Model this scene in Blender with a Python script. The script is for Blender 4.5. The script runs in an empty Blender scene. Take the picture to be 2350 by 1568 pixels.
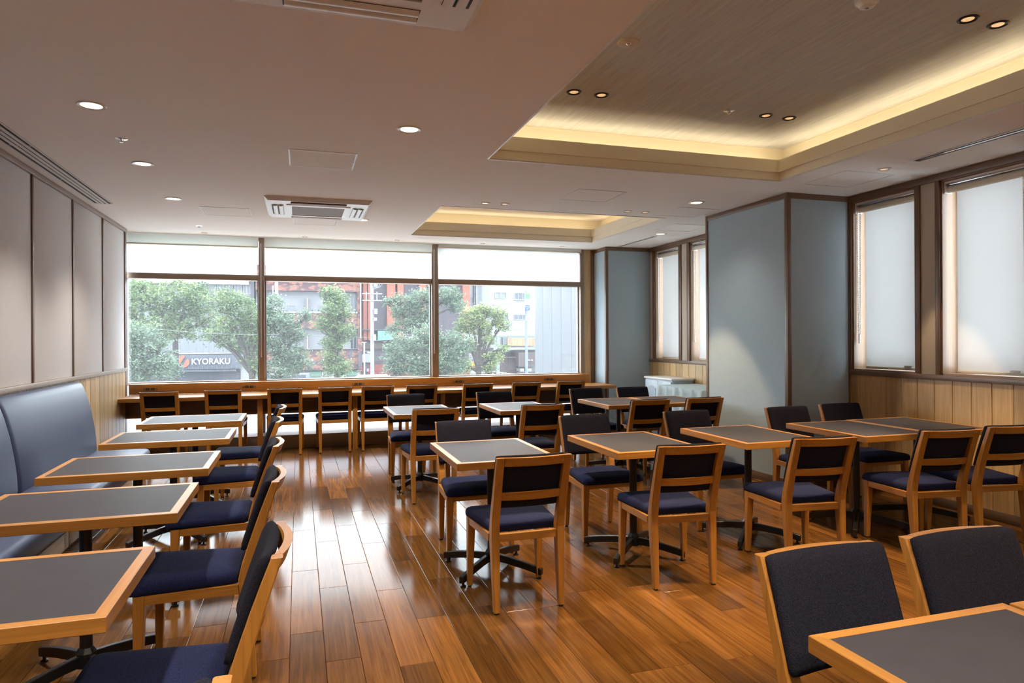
import bpy, bmesh, math, random
import numpy as np
from mathutils import Vector, Matrix, Euler

random.seed(7)
S = bpy.context.scene
COL = S.collection

# ------------------------------------------------------------------ camera
CAM_H = 1.35
F_PX, YAW, ROLL, V0 = 1552.263, 0.3059, 0.0051, 775.72
cd = bpy.data.cameras.new('camera')
cam = bpy.data.objects.new('camera', cd)
COL.objects.link(cam)
S.camera = cam
cd.sensor_width = 36.0
cd.lens = F_PX / 2350 * 36.0
cd.shift_y = -(784 - V0) / 2350
cd.clip_start, cd.clip_end = 0.05, 400
_R = Vector((math.cos(YAW), -math.sin(YAW), 0))
_F = Vector((math.sin(YAW), math.cos(YAW), 0))
_U = Vector((0, 0, 1))
_r2 = _R * math.cos(ROLL) - _U * math.sin(ROLL)
_u2 = _U * math.cos(ROLL) + _R * math.sin(ROLL)
_m = Matrix.Identity(4)
for i in range(3):
    _m[i][0], _m[i][1], _m[i][2] = _r2[i], _u2[i], -_F[i]
_m[2][3] = CAM_H
cam.matrix_world = _m

# ------------------------------------------------------------------ world (overcast sky) and exposure
SKY = 6.3
W = bpy.data.worlds.new('overcast_sky')
S.world = W
W.use_nodes = True
_bg = W.node_tree.nodes['Background']
_bg.inputs[0].default_value = (0.83, 0.915, 1.0, 1)
_bg.inputs[1].default_value = SKY
S.view_settings.view_transform = 'Standard'
S.view_settings.look = 'None'
S.view_settings.gamma = 1.0
S.view_settings.use_curve_mapping = False
S.view_settings.exposure = 0.88
c = S.cycles
c.max_bounces, c.diffuse_bounces, c.glossy_bounces, c.transmission_bounces = 6, 4, 3, 3
c.transparent_max_bounces = 8
c.sample_clamp_indirect = 6.0
c.sample_clamp_direct = 0
c.caustics_reflective = c.caustics_refractive = False
c.use_denoising = True
c.use_adaptive_sampling = True
c.adaptive_threshold = 0.11
c.adaptive_min_samples = 28

# lamp strengths (watts) and colours
WARM = (1.0, 0.90, 0.77)
WARM2 = (1.0, 0.71, 0.40)
COVE_C = (1.0, 0.80, 0.52)
P_DOWN, P_SPOT, P_COVE = 118.0, 92.0, 0.85

# daylight through the three big window bays and the slit windows: portals guide the sampling of the sky
def portal(x0, x1, y0, y1, z0, z1, axis):
    L = bpy.data.lights.new('window_light_portal', 'AREA')
    L.shape = 'RECTANGLE'
    o = bpy.data.objects.new('window_light_portal', L)
    COL.objects.link(o)
    o.location = ((x0 + x1) / 2, (y0 + y1) / 2, (z0 + z1) / 2)
    if axis == 'Y':
        L.size, L.size_y = x1 - x0, z1 - z0
        o.rotation_euler = (math.radians(-90), 0, 0)
    else:
        L.size, L.size_y = z1 - z0, y1 - y0
        o.rotation_euler = (0, math.radians(90), 0)
    L.cycles.is_portal = True
portal(-2.2, 4.1, 9.33, 9.33, 0.1, 2.63, 'Y')
portal(5.06, 5.06, 3.4, 5.0, 1.0, 2.6, 'X')
portal(5.06, 5.06, 6.95, 8.6, 1.0, 2.6, 'X')

# ------------------------------------------------------------------ helpers
def at(u, v, Y):
    """point on the plane y = Y seen at photo pixel (u, v)"""
    p, q = u - 1175, v - V0
    cs, sn = math.cos(ROLL), math.sin(ROLL)
    a, b = p * cs - q * sn, p * sn + q * cs
    d = _R * (a / F_PX) + _F + _U * (-b / F_PX)
    t = Y / d.y
    return Vector((0, 0, CAM_H)) + d * t

def proj(P):
    d = P[0] * _F.x + P[1] * _F.y
    r = P[0] * _R.x + P[1] * _R.y
    if d < 0.05:
        return None
    return 1175 + F_PX * r / d, V0 - F_PX * (P[2] - CAM_H) / d, d

class MB:
    """collects shapes into one mesh"""
    def __init__(s):
        s.v, s.f, s.m = [], [], []
    def add(s, vs, fs, mi=0):
        n = len(s.v)
        s.v += [tuple(p) for p in vs]
        s.f += [tuple(n + i for i in f) for f in fs]
        s.m += [mi] * len(fs)
        return s
    def box(s, a, b, mi=0):
        x0, y0, z0 = (min(a[i], b[i]) for i in range(3))
        x1, y1, z1 = (max(a[i], b[i]) for i in range(3))
        v = [(x0, y0, z0), (x1, y0, z0), (x1, y1, z0), (x0, y1, z0), (x0, y0, z1), (x1, y0, z1), (x1, y1, z1), (x0, y1, z1)]
        return s.add(v, [(3, 2, 1, 0), (4, 5, 6, 7), (0, 1, 5, 4), (1, 2, 6, 5), (2, 3, 7, 6), (3, 0, 4, 7)], mi)
    def bev(s, a, b, r=0.003, seg=2, mi=0):
        """box with rounded edges"""
        bm = bmesh.new()
        bmesh.ops.create_cube(bm, size=1)
        for v in bm.verts:
            v.co = Vector([(min(a[i], b[i]) if v.co[i] < 0 else max(a[i], b[i])) for i in range(3)])
        r = min([r] + [abs(a[i] - b[i]) * 0.45 for i in range(3)])
        bmesh.ops.bevel(bm, geom=bm.edges[:], offset=r, segments=seg, profile=0.5, affect='EDGES')
        bm.verts.index_update()
        s.add([v.co[:] for v in bm.verts], [[v.index for v in f.verts] for f in bm.faces], mi)
        bm.free()
        return s
    def loft(s, rings, cap=True, closed=True, mi=0):
        n = len(rings[0])
        vs = [p for r in rings for p in r]
        fs = []
        for k in range(len(rings) - 1):
            for i in range(n if closed else n - 1):
                j = (i + 1) % n
                fs.append((k * n + i, k * n + j, (k + 1) * n + j, (k + 1) * n + i))
        if cap and closed:
            fs.append(tuple(range(n - 1, -1, -1)))
            fs.append(tuple((len(rings) - 1) * n + i for i in range(n)))
        return s.add(vs, fs, mi)
    def tube(s, pts, rad, n=8, mi=0):
        pts = [Vector(p) for p in pts]
        if not hasattr(rad, '__len__'):
            rad = [rad] * len(pts)
        rings = []
        up = None
        for k, p in enumerate(pts):
            t = (pts[min(k + 1, len(pts) - 1)] - pts[max(k - 1, 0)]).normalized()
            if up is None:
                up = Vector((0, 0, 1)) if abs(t.z) < 0.9 else Vector((1, 0, 0))
            a = t.cross(up).normalized()
            b = a.cross(t).normalized()
            up = b
            rings.append([p + (a * math.cos(q) + b * math.sin(q)) * rad[k] for q in [2 * math.pi * i / n for i in range(n)]])
        return s.loft(rings, mi=mi)
    def lathe(s, prof, c=(0, 0, 0), n=24, mi=0, cap=False):
        """prof: list of (r, z)"""
        rings = [[(c[0] + r * math.cos(2 * math.pi * i / n), c[1] + r * math.sin(2 * math.pi * i / n), c[2] + z) for i in range(n)] for r, z in prof]
        return s.loft(rings, cap=cap, mi=mi)
    def quad(s, *p, mi=0):
        return s.add(p, [tuple(range(len(p)))], mi)
    def mesh(s, name, smooth=0):
        m = bpy.data.meshes.new(name)
        m.from_pydata(s.v, [], s.f)
        if any(s.m):
            m.polygons.foreach_set('material_index', s.m)
        if smooth:
            m.polygons.foreach_set('use_smooth', [True] * len(m.polygons))
            m.set_sharp_from_angle(angle=math.radians(smooth))
        m.update()
        return m
    def build(s, name, mat, parent=None, smooth=0, loc=None):
        return O(name, s.mesh(name, smooth), mat, parent, loc)

def O(name, me, mat=None, parent=None, loc=None):
    o = bpy.data.objects.new(name, me)
    COL.objects.link(o)
    if mat is not None and me is not None and len(me.materials) == 0:
        for q in (mat if isinstance(mat, (list, tuple)) else [mat]):
            me.materials.append(q)
    if parent is not None:
        o.parent = parent
    if loc is not None:
        o.location = loc
    return o

def tag(o, label=None, cat=None, group=None, kind=None):
    if label: o['label'] = label
    if cat: o['category'] = cat
    if group: o['group'] = group
    if kind: o['kind'] = kind
    return o

def thing(name, label, cat, loc=(0, 0, 0), rz=0.0, group=None):
    o = bpy.data.objects.new(name, None)
    o.empty_display_size = 0.1
    COL.objects.link(o)
    o.location = loc
    o.rotation_euler = (0, 0, rz)
    return tag(o, label, cat, group)

def copy_tree(o, parent=None):
    q = o.copy()
    COL.objects.link(q)
    q.parent = parent
    for ch in list(o.children):
        copy_tree(ch, q)
    return q

def box(name, a, b, mat, parent=None, bev=0.0):
    m = MB()
    m.bev(a, b, bev) if bev else m.box(a, b)
    return m.build(name, mat, parent, smooth=40 if bev else 0)

def struct(o):
    o['kind'] = 'structure'
    return o

def text(name, body, mat, parent, loc, size, rot=(math.pi / 2, 0, 0), ext=0.004, align='LEFT', bold=0.0, sx=1.0):
    cu = bpy.data.curves.new(name, 'FONT')
    cu.body = body
    cu.size = size
    cu.extrude = ext
    cu.offset = bold
    cu.align_x = align
    cu.resolution_u = 3
    o = bpy.data.objects.new(name, cu)
    COL.objects.link(o)
    cu.materials.append(mat)
    o.parent = parent
    o.location = loc
    o.rotation_euler = rot
    bpy.context.view_layer.update()
    me = bpy.data.meshes.new_from_object(o.evaluated_get(bpy.context.evaluated_depsgraph_get()))
    bpy.data.objects.remove(o)
    q = O(name, me, None, parent, loc)
    q.rotation_euler = rot
    q.scale = (sx, 1, 1)
    return q

# ------------------------------------------------------------------ materials
def nt(name):
    m = bpy.data.materials.new(name)
    m.use_nodes = True
    t = m.node_tree
    return m, t, t.nodes['Principled BSDF']

def N(t, typ, **kw):
    n = t.nodes.new(typ)
    for k, v in kw.items():
        if k.startswith('i_'):
            key = k[2:]
            n.inputs[int(key) if key.isdigit() else key.replace('_', ' ')].default_value = v
        else:
            setattr(n, k, v)
    return n

def lnk(t, a, ao, b, bi):
    t.links.new(a.outputs[ao], b.inputs[bi])

def plain(name, col, rough=0.5, metal=0.0, spec=0.5, emit=None, estr=0.0, noise=0.0, nscale=8.0, bump=0.0, bscale=200.0, coat=0.0):
    m, t, p = nt(name)
    p.inputs['Base Color'].default_value = (*col, 1)
    p.inputs['Roughness'].default_value = rough
    p.inputs['Metallic'].default_value = metal
    p.inputs['Specular IOR Level'].default_value = spec
    p.inputs['Coat Weight'].default_value = coat
    if emit:
        p.inputs['Emission Color'].default_value = (*emit, 1)
        p.inputs['Emission Strength'].default_value = estr
    tc = None
    if noise or bump:
        tc = N(t, 'ShaderNodeTexCoord')
    if noise:
        nz = N(t, 'ShaderNodeTexNoise', i_Scale=nscale, i_Detail=4.0)
        lnk(t, tc, 'Object', nz, 'Vector')
        mx = N(t, 'ShaderNodeMixRGB', blend_type='MULTIPLY')
        mx.inputs[0].default_value = 1.0
        mx.inputs[1].default_value = (*col, 1)
        rp = N(t, 'ShaderNodeMapRange')
        rp.inputs['To Min'].default_value = 1 - noise
        rp.inputs['To Max'].default_value = 1 + noise
        lnk(t, nz, 'Fac', rp, 'Value')
        lnk(t, rp, 'Result', mx, 2)
        lnk(t, mx, 0, p, 'Base Color')
    if bump:
        nb = N(t, 'ShaderNodeTexNoise', i_Scale=bscale, i_Detail=3.0)
        lnk(t, tc, 'Object', nb, 'Vector')
        b = N(t, 'ShaderNodeBump', i_Strength=bump, i_Distance=0.002)
        lnk(t, nb, 'Fac', b, 'Height')
        lnk(t, b, 'Normal', p, 'Normal')
    return m

def wood(name, c1, c2, axis='X', rough=0.4, grain=38.0, var=0.25, bump=0.05, world=False, attr=None, spec=0.5, fig=0.0):
    """wood with grain running along one axis; tone varies from piece to piece"""
    m, t, p = nt(name)
    if world:
        g = N(t, 'ShaderNodeNewGeometry'); src = (g, 'Position')
    else:
        g = N(t, 'ShaderNodeTexCoord'); src = (g, 'Object')
    oi = N(t, 'ShaderNodeObjectInfo')
    rnd = (oi, 'Random')
    if attr:
        a = N(t, 'ShaderNodeAttribute', attribute_name=attr)
        ad = N(t, 'ShaderNodeMath', operation='ADD')
        lnk(t, oi, 'Random', ad, 0); lnk(t, a, 'Fac', ad, 1)
        fr = N(t, 'ShaderNodeMath', operation='FRACT')
        lnk(t, ad, 0, fr, 0)
        rnd = (fr, 0)
    off = N(t, 'ShaderNodeVectorMath', operation='SCALE')
    cb = N(t, 'ShaderNodeCombineXYZ')
    for i in range(3):
        lnk(t, *rnd, cb, i)
    lnk(t, cb, 0, off, 0)
    off.inputs['Scale'].default_value = 37.0
    ad = N(t, 'ShaderNodeVectorMath', operation='ADD')
    lnk(t, *src, ad, 0); lnk(t, off, 0, ad, 1)
    mp = N(t, 'ShaderNodeMapping')
    k = {'X': 0, 'Y': 1, 'Z': 2}[axis]
    sc = [grain] * 3
    sc[k] = grain * 0.045
    mp.inputs['Scale'].default_value = sc
    lnk(t, ad, 0, mp, 'Vector')
    nz = N(t, 'ShaderNodeTexNoise', i_Scale=1.0, i_Detail=4.0, i_Roughness=0.62)
    nz.inputs['Distortion'].default_value = 0.5 + fig
    lnk(t, mp, 0, nz, 'Vector')
    mp2 = N(t, 'ShaderNodeMapping')
    sc2 = [grain * 5] * 3
    sc2[k] = grain * 0.12
    mp2.inputs['Scale'].default_value = sc2
    lnk(t, ad, 0, mp2, 'Vector')
    n2 = N(t, 'ShaderNodeTexNoise', i_Scale=1.0, i_Detail=3.0)
    lnk(t, mp2, 0, n2, 'Vector')
    mixf = N(t, 'ShaderNodeMath', operation='MULTIPLY_ADD')
    lnk(t, n2, 'Fac', mixf, 0)
    mixf.inputs[1].default_value = 0.45
    lnk(t, nz, 'Fac', mixf, 2)
    rp = N(t, 'ShaderNodeMapRange')
    rp.inputs['From Min'].default_value, rp.inputs['From Max'].default_value = 0.45, 1.0
    lnk(t, mixf, 0, rp, 'Value')
    cr = N(t, 'ShaderNodeMixRGB')
    cr.inputs[1].default_value = (*c1, 1)
    cr.inputs[2].default_value = (*c2, 1)
    lnk(t, rp, 0, cr, 0)
    vr = N(t, 'ShaderNodeMapRange')
    vr.inputs['To Min'].default_value, vr.inputs['To Max'].default_value = 1 - var, 1 + var * 0.8
    lnk(t, *rnd, vr, 'Value')
    mu = N(t, 'ShaderNodeMixRGB', blend_type='MULTIPLY')
    mu.inputs[0].default_value = 1.0
    lnk(t, cr, 0, mu, 1); lnk(t, vr, 0, mu, 2)
    lnk(t, mu, 0, p, 'Base Color')
    p.inputs['Roughness'].default_value = rough
    p.inputs['Specular IOR Level'].default_value = spec
    if bump:
        b = N(t, 'ShaderNodeBump', i_Strength=bump, i_Distance=0.002)
        lnk(t, mixf, 0, b, 'Height')
        lnk(t, b, 'Normal', p, 'Normal')
    return m

def fabric(name, col, col2=None, scale=900.0, bump=0.5, rough=0.95, stretch=(1, 1, 1), sheen=0.0):
    m, t, p = nt(name)
    tc = N(t, 'ShaderNodeTexCoord')
    mp = N(t, 'ShaderNodeMapping')
    mp.inputs['Scale'].default_value = stretch
    lnk(t, tc, 'Object', mp, 'Vector')
    nz = N(t, 'ShaderNodeTexNoise', i_Scale=scale, i_Detail=2.0)
    lnk(t, mp, 0, nz, 'Vector')
    cr = N(t, 'ShaderNodeMixRGB')
    cr.inputs[1].default_value = (*col, 1)
    cr.inputs[2].default_value = (*(col2 or [q * 1.7 for q in col]), 1)
    rp = N(t, 'ShaderNodeMapRange')
    rp.inputs['From Min'].default_value, rp.inputs['From Max'].default_value = 0.35, 0.7
    lnk(t, nz, 'Fac', rp, 'Value')
    lnk(t, rp, 0, cr, 0)
    lnk(t, cr, 0, p, 'Base Color')
    p.inputs['Roughness'].default_value = rough
    p.inputs['Specular IOR Level'].default_value = 0.2
    p.inputs['Sheen Weight'].default_value = sheen
    b = N(t, 'ShaderNodeBump', i_Strength=bump, i_Distance=0.002)
    lnk(t, nz, 'Fac', b, 'Height')
    lnk(t, b, 'Normal', p, 'Normal')
    return m

def sheer(name, col, trans=0.6):
    """thin translucent screen cloth or film"""
    m, t, p = nt(name)
    t.nodes.remove(p)
    out = t.nodes['Material Output']
    d = N(t, 'ShaderNodeBsdfDiffuse'); d.inputs[0].default_value = (*col, 1)
    tr = N(t, 'ShaderNodeBsdfTranslucent'); tr.inputs[0].default_value = (*col, 1)
    mx = N(t, 'ShaderNodeMixShader'); mx.inputs[0].default_value = trans
    lnk(t, d, 0, mx, 1); lnk(t, tr, 0, mx, 2); lnk(t, mx, 0, out, 0)
    return m

def pane_mat(name, tint=(0.97, 0.99, 0.98), refl=0.06, glare_veil=0.05):
    """thin window glass: see-through, a little mirror, a white veil standing in for window glare"""
    m, t, p = nt(name)
    t.nodes.remove(p)
    out = t.nodes['Material Output']
    tp = N(t, 'ShaderNodeBsdfTransparent'); tp.inputs[0].default_value = (*tint, 1)
    gl = N(t, 'ShaderNodeBsdfGlossy'); gl.inputs['Roughness'].default_value = 0.0
    m1 = N(t, 'ShaderNodeMixShader'); m1.inputs[0].default_value = refl
    lnk(t, tp, 0, m1, 1); lnk(t, gl, 0, m1, 2)
    tl = N(t, 'ShaderNodeBsdfTranslucent'); tl.inputs[0].default_value = (0.9, 0.93, 1.0, 1)  # pale layer put in for the washed-out glare of the window
    m2 = N(t, 'ShaderNodeMixShader'); m2.inputs[0].default_value = glare_veil
    lnk(t, m1, 0, m2, 1); lnk(t, tl, 0, m2, 2); lnk(t, m2, 0, out, 0)
    return m

OAK1, OAK2 = (0.30, 0.120, 0.019), (0.50, 0.225, 0.043)
M = {}
for ax in 'XYZ':
    M['oak' + ax] = wood('oak_' + ax.lower(), OAK1, OAK2, ax, rough=0.36, var=0.14)
    M['pale' + ax] = wood('pale_oak_' + ax.lower(), (0.44, 0.275, 0.115), (0.66, 0.46, 0.235), ax, rough=0.42, var=0.22, grain=26, fig=1.2)
M['floor'] = wood('floor_plank', (0.072, 0.028, 0.0075), (0.200, 0.088, 0.022), 'Y', rough=0.13, grain=30, var=0.38, bump=0.03, world=True, attr='rnd', spec=0.07, fig=0.6)
M['subfloor'] = plain('subfloor', (0.05, 0.03, 0.015), 0.8)
M['ceil'] = plain('ceiling_paper', (0.88, 0.85, 0.81), 0.9, bump=0.12, bscale=260)
M['tray'] = wood('tray_wallcovering', (0.46, 0.475, 0.475), (0.66, 0.675, 0.665), 'Y', rough=0.75, grain=46, var=0.0, bump=0.05)
M['cove'] = plain('cove_paint', (0.80, 0.73, 0.58), 0.85)
M['lwall'] = fabric('wall_fabric', (0.66, 0.65, 0.665), (0.76, 0.75, 0.765), 160, 0.25, stretch=(1, 1, 7))
M['blue'] = fabric('blue_wall_cloth', (0.35, 0.44, 0.505), (0.45, 0.545, 0.605), 240, 0.55)
M['beige'] = fabric('beige_wall_cloth', (0.50, 0.43, 0.35), (0.60, 0.53, 0.45), 160, 0.25, stretch=(1, 1, 7))
M['trim'] = wood('dark_trim', (0.135, 0.076, 0.046), (0.205, 0.125, 0.080), 'Y', rough=0.4, var=0.08)
M['trimz'] = wood('dark_trim_upright', (0.135, 0.076, 0.046), (0.205, 0.125, 0.080), 'Z', rough=0.4, var=0.08)
M['rail'] = wood('dado_rail', (0.30, 0.24, 0.20), (0.38, 0.31, 0.26), 'Y', rough=0.35, var=0.05)
M['alu'] = plain('bronze_aluminium', (0.30, 0.225, 0.175), 0.42, metal=0.2)
M['reveal'] = wood('window_reveal_wood', (0.24, 0.145, 0.085), (0.32, 0.20, 0.125), 'Z', rough=0.4, var=0.05)
M['glass'] = pane_mat('window_glass', glare_veil=0.018)
M['film'] = sheer('frosted_film', (0.92, 0.94, 0.97), 0.62)
M['screen'] = sheer('roller_screen', (0.93, 0.93, 0.92), 0.66)
M['valance'] = sheer('valance_cloth', (0.82, 0.86, 0.82), 0.30)
M['screen2'] = sheer('slit_window_screen', (0.84, 0.84, 0.84), 0.28)
M['cream'] = plain('cream_metal', (0.72, 0.68, 0.56), 0.45)
M['white'] = plain('white_plastic', (0.78, 0.77, 0.76), 0.4)
M['chrome'] = plain('chrome', (0.75, 0.76, 0.80), 0.22, metal=1.0)
M['black'] = plain('black_metal', (0.012, 0.012, 0.014), 0.38)
M['dark'] = plain('dark_slot', (0.012, 0.012, 0.014), 0.7)
M['grey'] = plain('grey_metal', (0.32, 0.32, 0.34), 0.45, metal=0.3)
M['top'] = plain('table_leatherette', (0.050, 0.047, 0.055), 0.50, spec=0.08, noise=0.12, nscale=14, bump=0.10, bscale=420)
M['navy'] = fabric('navy_upholstery', (0.004, 0.006, 0.025), (0.017, 0.023, 0.082), 340, 0.8, sheen=0.0)
M['pad'] = fabric('navy_back_upholstery', (0.005, 0.005, 0.010), (0.021, 0.020, 0.034), 340, 0.8, sheen=0.0)
M['vinyl'] = plain('slate_blue_vinyl', (0.045, 0.057, 0.118), 0.42, spec=0.25, noise=0.06, nscale=3, bump=0.06, bscale=500)
M['rubber'] = plain('rubber', (0.02, 0.018, 0.016), 0.6)
M['bulb'] = plain('lamp_lens', (1, 0.95, 0.85), 0.4, emit=(1.0, 0.80, 0.52), estr=2.6)
M['bulb2'] = plain('spot_lamp', (1, 0.9, 0.75), 0.3, emit=(1.0, 0.60, 0.28), estr=0.35)
M['cab'] = plain('pale_blue_cabinet_paint', (0.50, 0.56, 0.64), 0.45)
M['cabtop'] = plain('cabinet_top', (0.78, 0.74, 0.69), 0.35)
M['cloth'] = fabric('pale_tablecloth', (0.44, 0.52, 0.53), (0.52, 0.60, 0.60), 300, 0.3)
M['outlet'] = plain('outlet_plate', (0.20, 0.115, 0.05), 0.4)
# ================================================================== THE ROOM
XL, XR, ZC, ZU = -1.902, 4.843, 2.6313, 2.957
YB, YW = -2.6, 8.785          # back of the room, plinth below the window
YG = 9.20                     # glass plane
ST = struct

# ---- floor: sub-floor and planks
floor = ST(box('floor', (XL - 0.1, YB, -0.12), (XR + 0.1, 9.3, -0.0125), M['subfloor']))
PW, PL = 0.1445, 0.872
JOINT = {-7: 0.398, -6: 0.633, -5: 0.312, -4: 0.667, -3: 0.178, -2: 0.628, 0: 0.68, 1: 0.569, 5: 0.01, 6: 0.684, 7: 0.554}
def plank_mesh(w, l, g=0.0006, ch=0.0018, d=0.012):
    m = MB()
    a = [(g, g), (w - g, g), (w - g, l - g), (g, l - g)]
    b = [(g + ch, g + ch), (w - g - ch, g + ch), (w - g - ch, l - g - ch), (g + ch, l - g - ch)]
    m.add([(x, y, -d) for x, y in a] + [(x, y, -ch * 0.8) for x, y in a] + [(x, y, 0) for x, y in b],
          [(0, 1, 5, 4), (1, 2, 6, 5), (2, 3, 7, 6), (3, 0, 4, 7), (4, 5, 9, 8), (5, 6, 10, 9), (6, 7, 11, 10), (7, 4, 8, 11), (8, 9, 10, 11)])
    return m
rng = random.Random(3)
planks = []
i0 = math.floor((XL - 0.825) / PW)
for i in range(i0, math.ceil((XR - 0.825) / PW)):
    xa, xb = max(XL, 0.825 + i * PW), min(XR, 0.825 + (i + 1) * PW)
    jo = JOINT.get(i, rng.random() * PL)
    j = math.floor((YB - jo) / PL)
    while jo + j * PL < YW + 0.01:
        ya, yb = max(YB, jo + j * PL), min(YW + 0.01, jo + (j + 1) * PL)
        j += 1
        if xb - xa < 0.004 or yb - ya < 0.004:
            continue
        q = proj(((xa + xb) / 2, (ya + yb) / 2, 0))
        vis = q is not None and -80 < q[0] < 2430 and 960 < q[1] < 1680
        planks.append((q[2] if vis else 1e3 + rng.random(), xa, ya, xb - xa, yb - ya))
planks.sort()
_pm = {}
for d, x, y, w, l in planks[:300]:
    key = (round(w, 4), round(l, 4))
    if key not in _pm:
        _pm[key] = plank_mesh(w, l).mesh('plank')
    O('plank', _pm[key], M['floor'], floor, (x, y, 0))
rest = MB(); rv = []
for d, x, y, w, l in planks[300:]:
    pm = plank_mesh(w, l)
    rest.add([(p[0] + x, p[1] + y, p[2]) for p in pm.v], pm.f)
    rv += [rng.random()] * len(pm.v)
ro = rest.build('further_planks', M['floor'], floor)
ro['kind'] = 'stuff'
at_ = ro.data.attributes.new('rnd', 'FLOAT', 'POINT')
at_.data.foreach_set('value', rv)

# ---- ceiling with two lit trays
T1 = (1.306, 3.780, -0.2, 4.650)
T2 = (1.334, 3.766, 6.458, 8.343)
cm = MB()
xs = sorted({XL - 0.15, T1[0], T2[0], T1[1], T2[1], XR + 0.2})
ys = sorted({YB, T1[2], T1[3], T2[2], T2[3], 9.32})
for a in range(len(xs) - 1):
    for b in range(len(ys) - 1):
        cx, cy = (xs[a] + xs[a + 1]) / 2, (ys[b] + ys[b + 1]) / 2
        if any(t[0] < cx < t[1] and t[2] < cy < t[3] for t in (T1, T2)):
            continue
        cm.quad((xs[a], ys[b], ZC), (xs[a], ys[b + 1], ZC), (xs[a + 1], ys[b + 1], ZC), (xs[a + 1], ys[b], ZC))
ceiling = ST(cm.build('ceiling', M['ceil']))
# slab above everything keeps daylight out
box('roof_slab', (XL - 0.2, YB - 0.1, 3.06), (XR + 0.3, 9.4, 3.2), M['ceil'], ceiling)

def ring(m, r, z0, z1, th, out=True):
    """four walls standing on the rectangle r, thickness th outward"""
    x0, x1, y0, y1 = r
    m.box((x0 - th, y0 - th, z0), (x0, y1 + th, z1)); m.box((x1, y0 - th, z0), (x1 + th, y1 + th, z1))
    m.box((x0, y0 - th, z0), (x1, y0, z1)); m.box((x0, y1, z0), (x1, y1 + th, z1))
    return m

def ceiling_tray(t, topmat, power):
    x0, x1, y0, y1 = t
    s = 0.20
    bead = ring(MB(), (x0 - 0.004, x1 + 0.004, y0 - 0.004, y1 + 0.004), ZC - 0.004, ZC + 0.01, 0.012)
    o = bead.build('tray_edge_bead', M['white'], ceiling)
    ring(MB(), t, ZC + 0.004, 2.70, 0.03).build('tray_lower_fascia', M['cove'], ceiling)
    e = 0.012
    ring(MB(), (x0 + e, x1 - e, y0 + e, y1 - e), 2.70, 2.80, 0.03).build('tray_upper_fascia', M['cove'], ceiling)
    m = ring(MB(), (x0 - 0.018, x1 + 0.018, y0 - 0.018, y1 + 0.018), 2.715, 2.73, s)
    ring(m, (x0 - s, x1 + s, y0 - s, y1 + s), 2.70, ZU + 0.02, 0.03)
    m.build('tray_cove', M['cove'], ceiling)
    box('tray_top', (x0 - s, y0 - s, ZU), (x1 + s, y1 + s, ZU + 0.03), topmat, ceiling)
    ring(MB(), (x0 - s + 0.008, x1 + s - 0.008, y0 - s + 0.008, y1 + s - 0.008), ZU - 0.012, ZU, 0.008).build('tray_top_bead', M['cove'], ceiling)
    def strip(cx, cy, lx, ly, ry):
        L = bpy.data.lights.new('cove_light_strip', 'AREA')
        L.shape = 'RECTANGLE'
        L.size, L.size_y = lx, ly
        L.energy = power * max(lx, ly)
        L.color = COVE_C
        q = bpy.data.objects.new('cove_light_strip', L)
        COL.objects.link(q)
        q.location = (cx, cy, 2.765)
        q.rotation_euler = (math.pi, 0, 0)
        q.parent = ceiling
    k = 0.09
    strip((x0 + x1) / 2, y0 - k, x1 - x0, 0.03, 0)
    strip((x0 + x1) / 2, y1 + k, x1 - x0, 0.03, 0)
    strip(x0 - k, (y0 + y1) / 2, 0.03, y1 - y0, 0)
    strip(x1 + k, (y0 + y1) / 2, 0.03, y1 - y0, 0)
ceiling_tray(T1, M['tray'], P_COVE)
ceiling_tray(T2, M['ceil'], P_COVE * 0.6)

# ---- planked wainscots
_wm = {}
def wainscot(parent, x, face, y0, y1, first, step, mat, z0=0.075, z1=0.998):
    """vertical planks on the wall plane x, facing +x (face=1) or -x"""
    k = math.floor((y0 - first) / step)
    while first + k * step < y1 - 1e-6:
        a, b = max(y0, first + k * step), min(y1, first + (k + 1) * step)
        k += 1
        if b - a < 0.006:
            continue
        key = (round(b - a, 4), face, z0, z1)
        if key not in _wm:
            w, g, ch, d = b - a, 0.0012, 0.004, 0.014
            m = MB()
            a_ = [(0, g, z0), (0, w - g, z0), (0, w - g, z1), (0, g, z1)]
            r0 = [(0, p[1], p[2]) for p in a_]
            r1 = [(face * (d - ch), p[1], p[2]) for p in a_]
            r2 = [(face * d, g + ch, z0), (face * d, w - g - ch, z0), (face * d, w - g - ch, z1), (face * d, g + ch, z1)]
            m.loft([r0, r1, r2])
            _wm[key] = m.mesh('plank')
        O('plank', _wm[key], mat, parent, (x, a, 0))

# ---- left wall
wl = ST(box('wall_left', (XL - 0.14, YB, 0), (XL, 8.78, ZC), M['lwall']))
wainscot(wl, XL, 1, YB, 8.70, 7.18, 0.1582, M['paleZ'])
box('dado_rail', (XL, YB, 0.994), (XL + 0.028, 8.785, 1.030), M['rail'], wl, 0.003)
box('top_trim', (XL, YB, 2.588), (XL + 0.022, 8.785, ZC - 0.001), M['rail'], wl, 0.002)
box('end_trim', (XL - 0.02, 8.70, 0), (XL + 0.016, 8.785, ZC - 0.002), M['trimz'], wl, 0.003)
k = 0
while 7.804 - 0.9525 * k > YB:
    y = 7.804 - 0.9525 * k
    box('batten', (XL, y - 0.016, 1.03), (XL + 0.016, y + 0.016, 2.588), M['trimz'], wl, 0.002)
    yn = 8.70 if k == 0 else y + 0.9525 - 0.017
    box('fabric_panel', (XL, y + 0.017, 1.031), (XL + 0.006, yn, 2.587), M['lwall'], wl, 0.002)
    k += 1
ST(box('baseboard_left', (XL, YB, 0), (XL + 0.018, 8.70, 0.075), M['trim'], None, 0.003))

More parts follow.
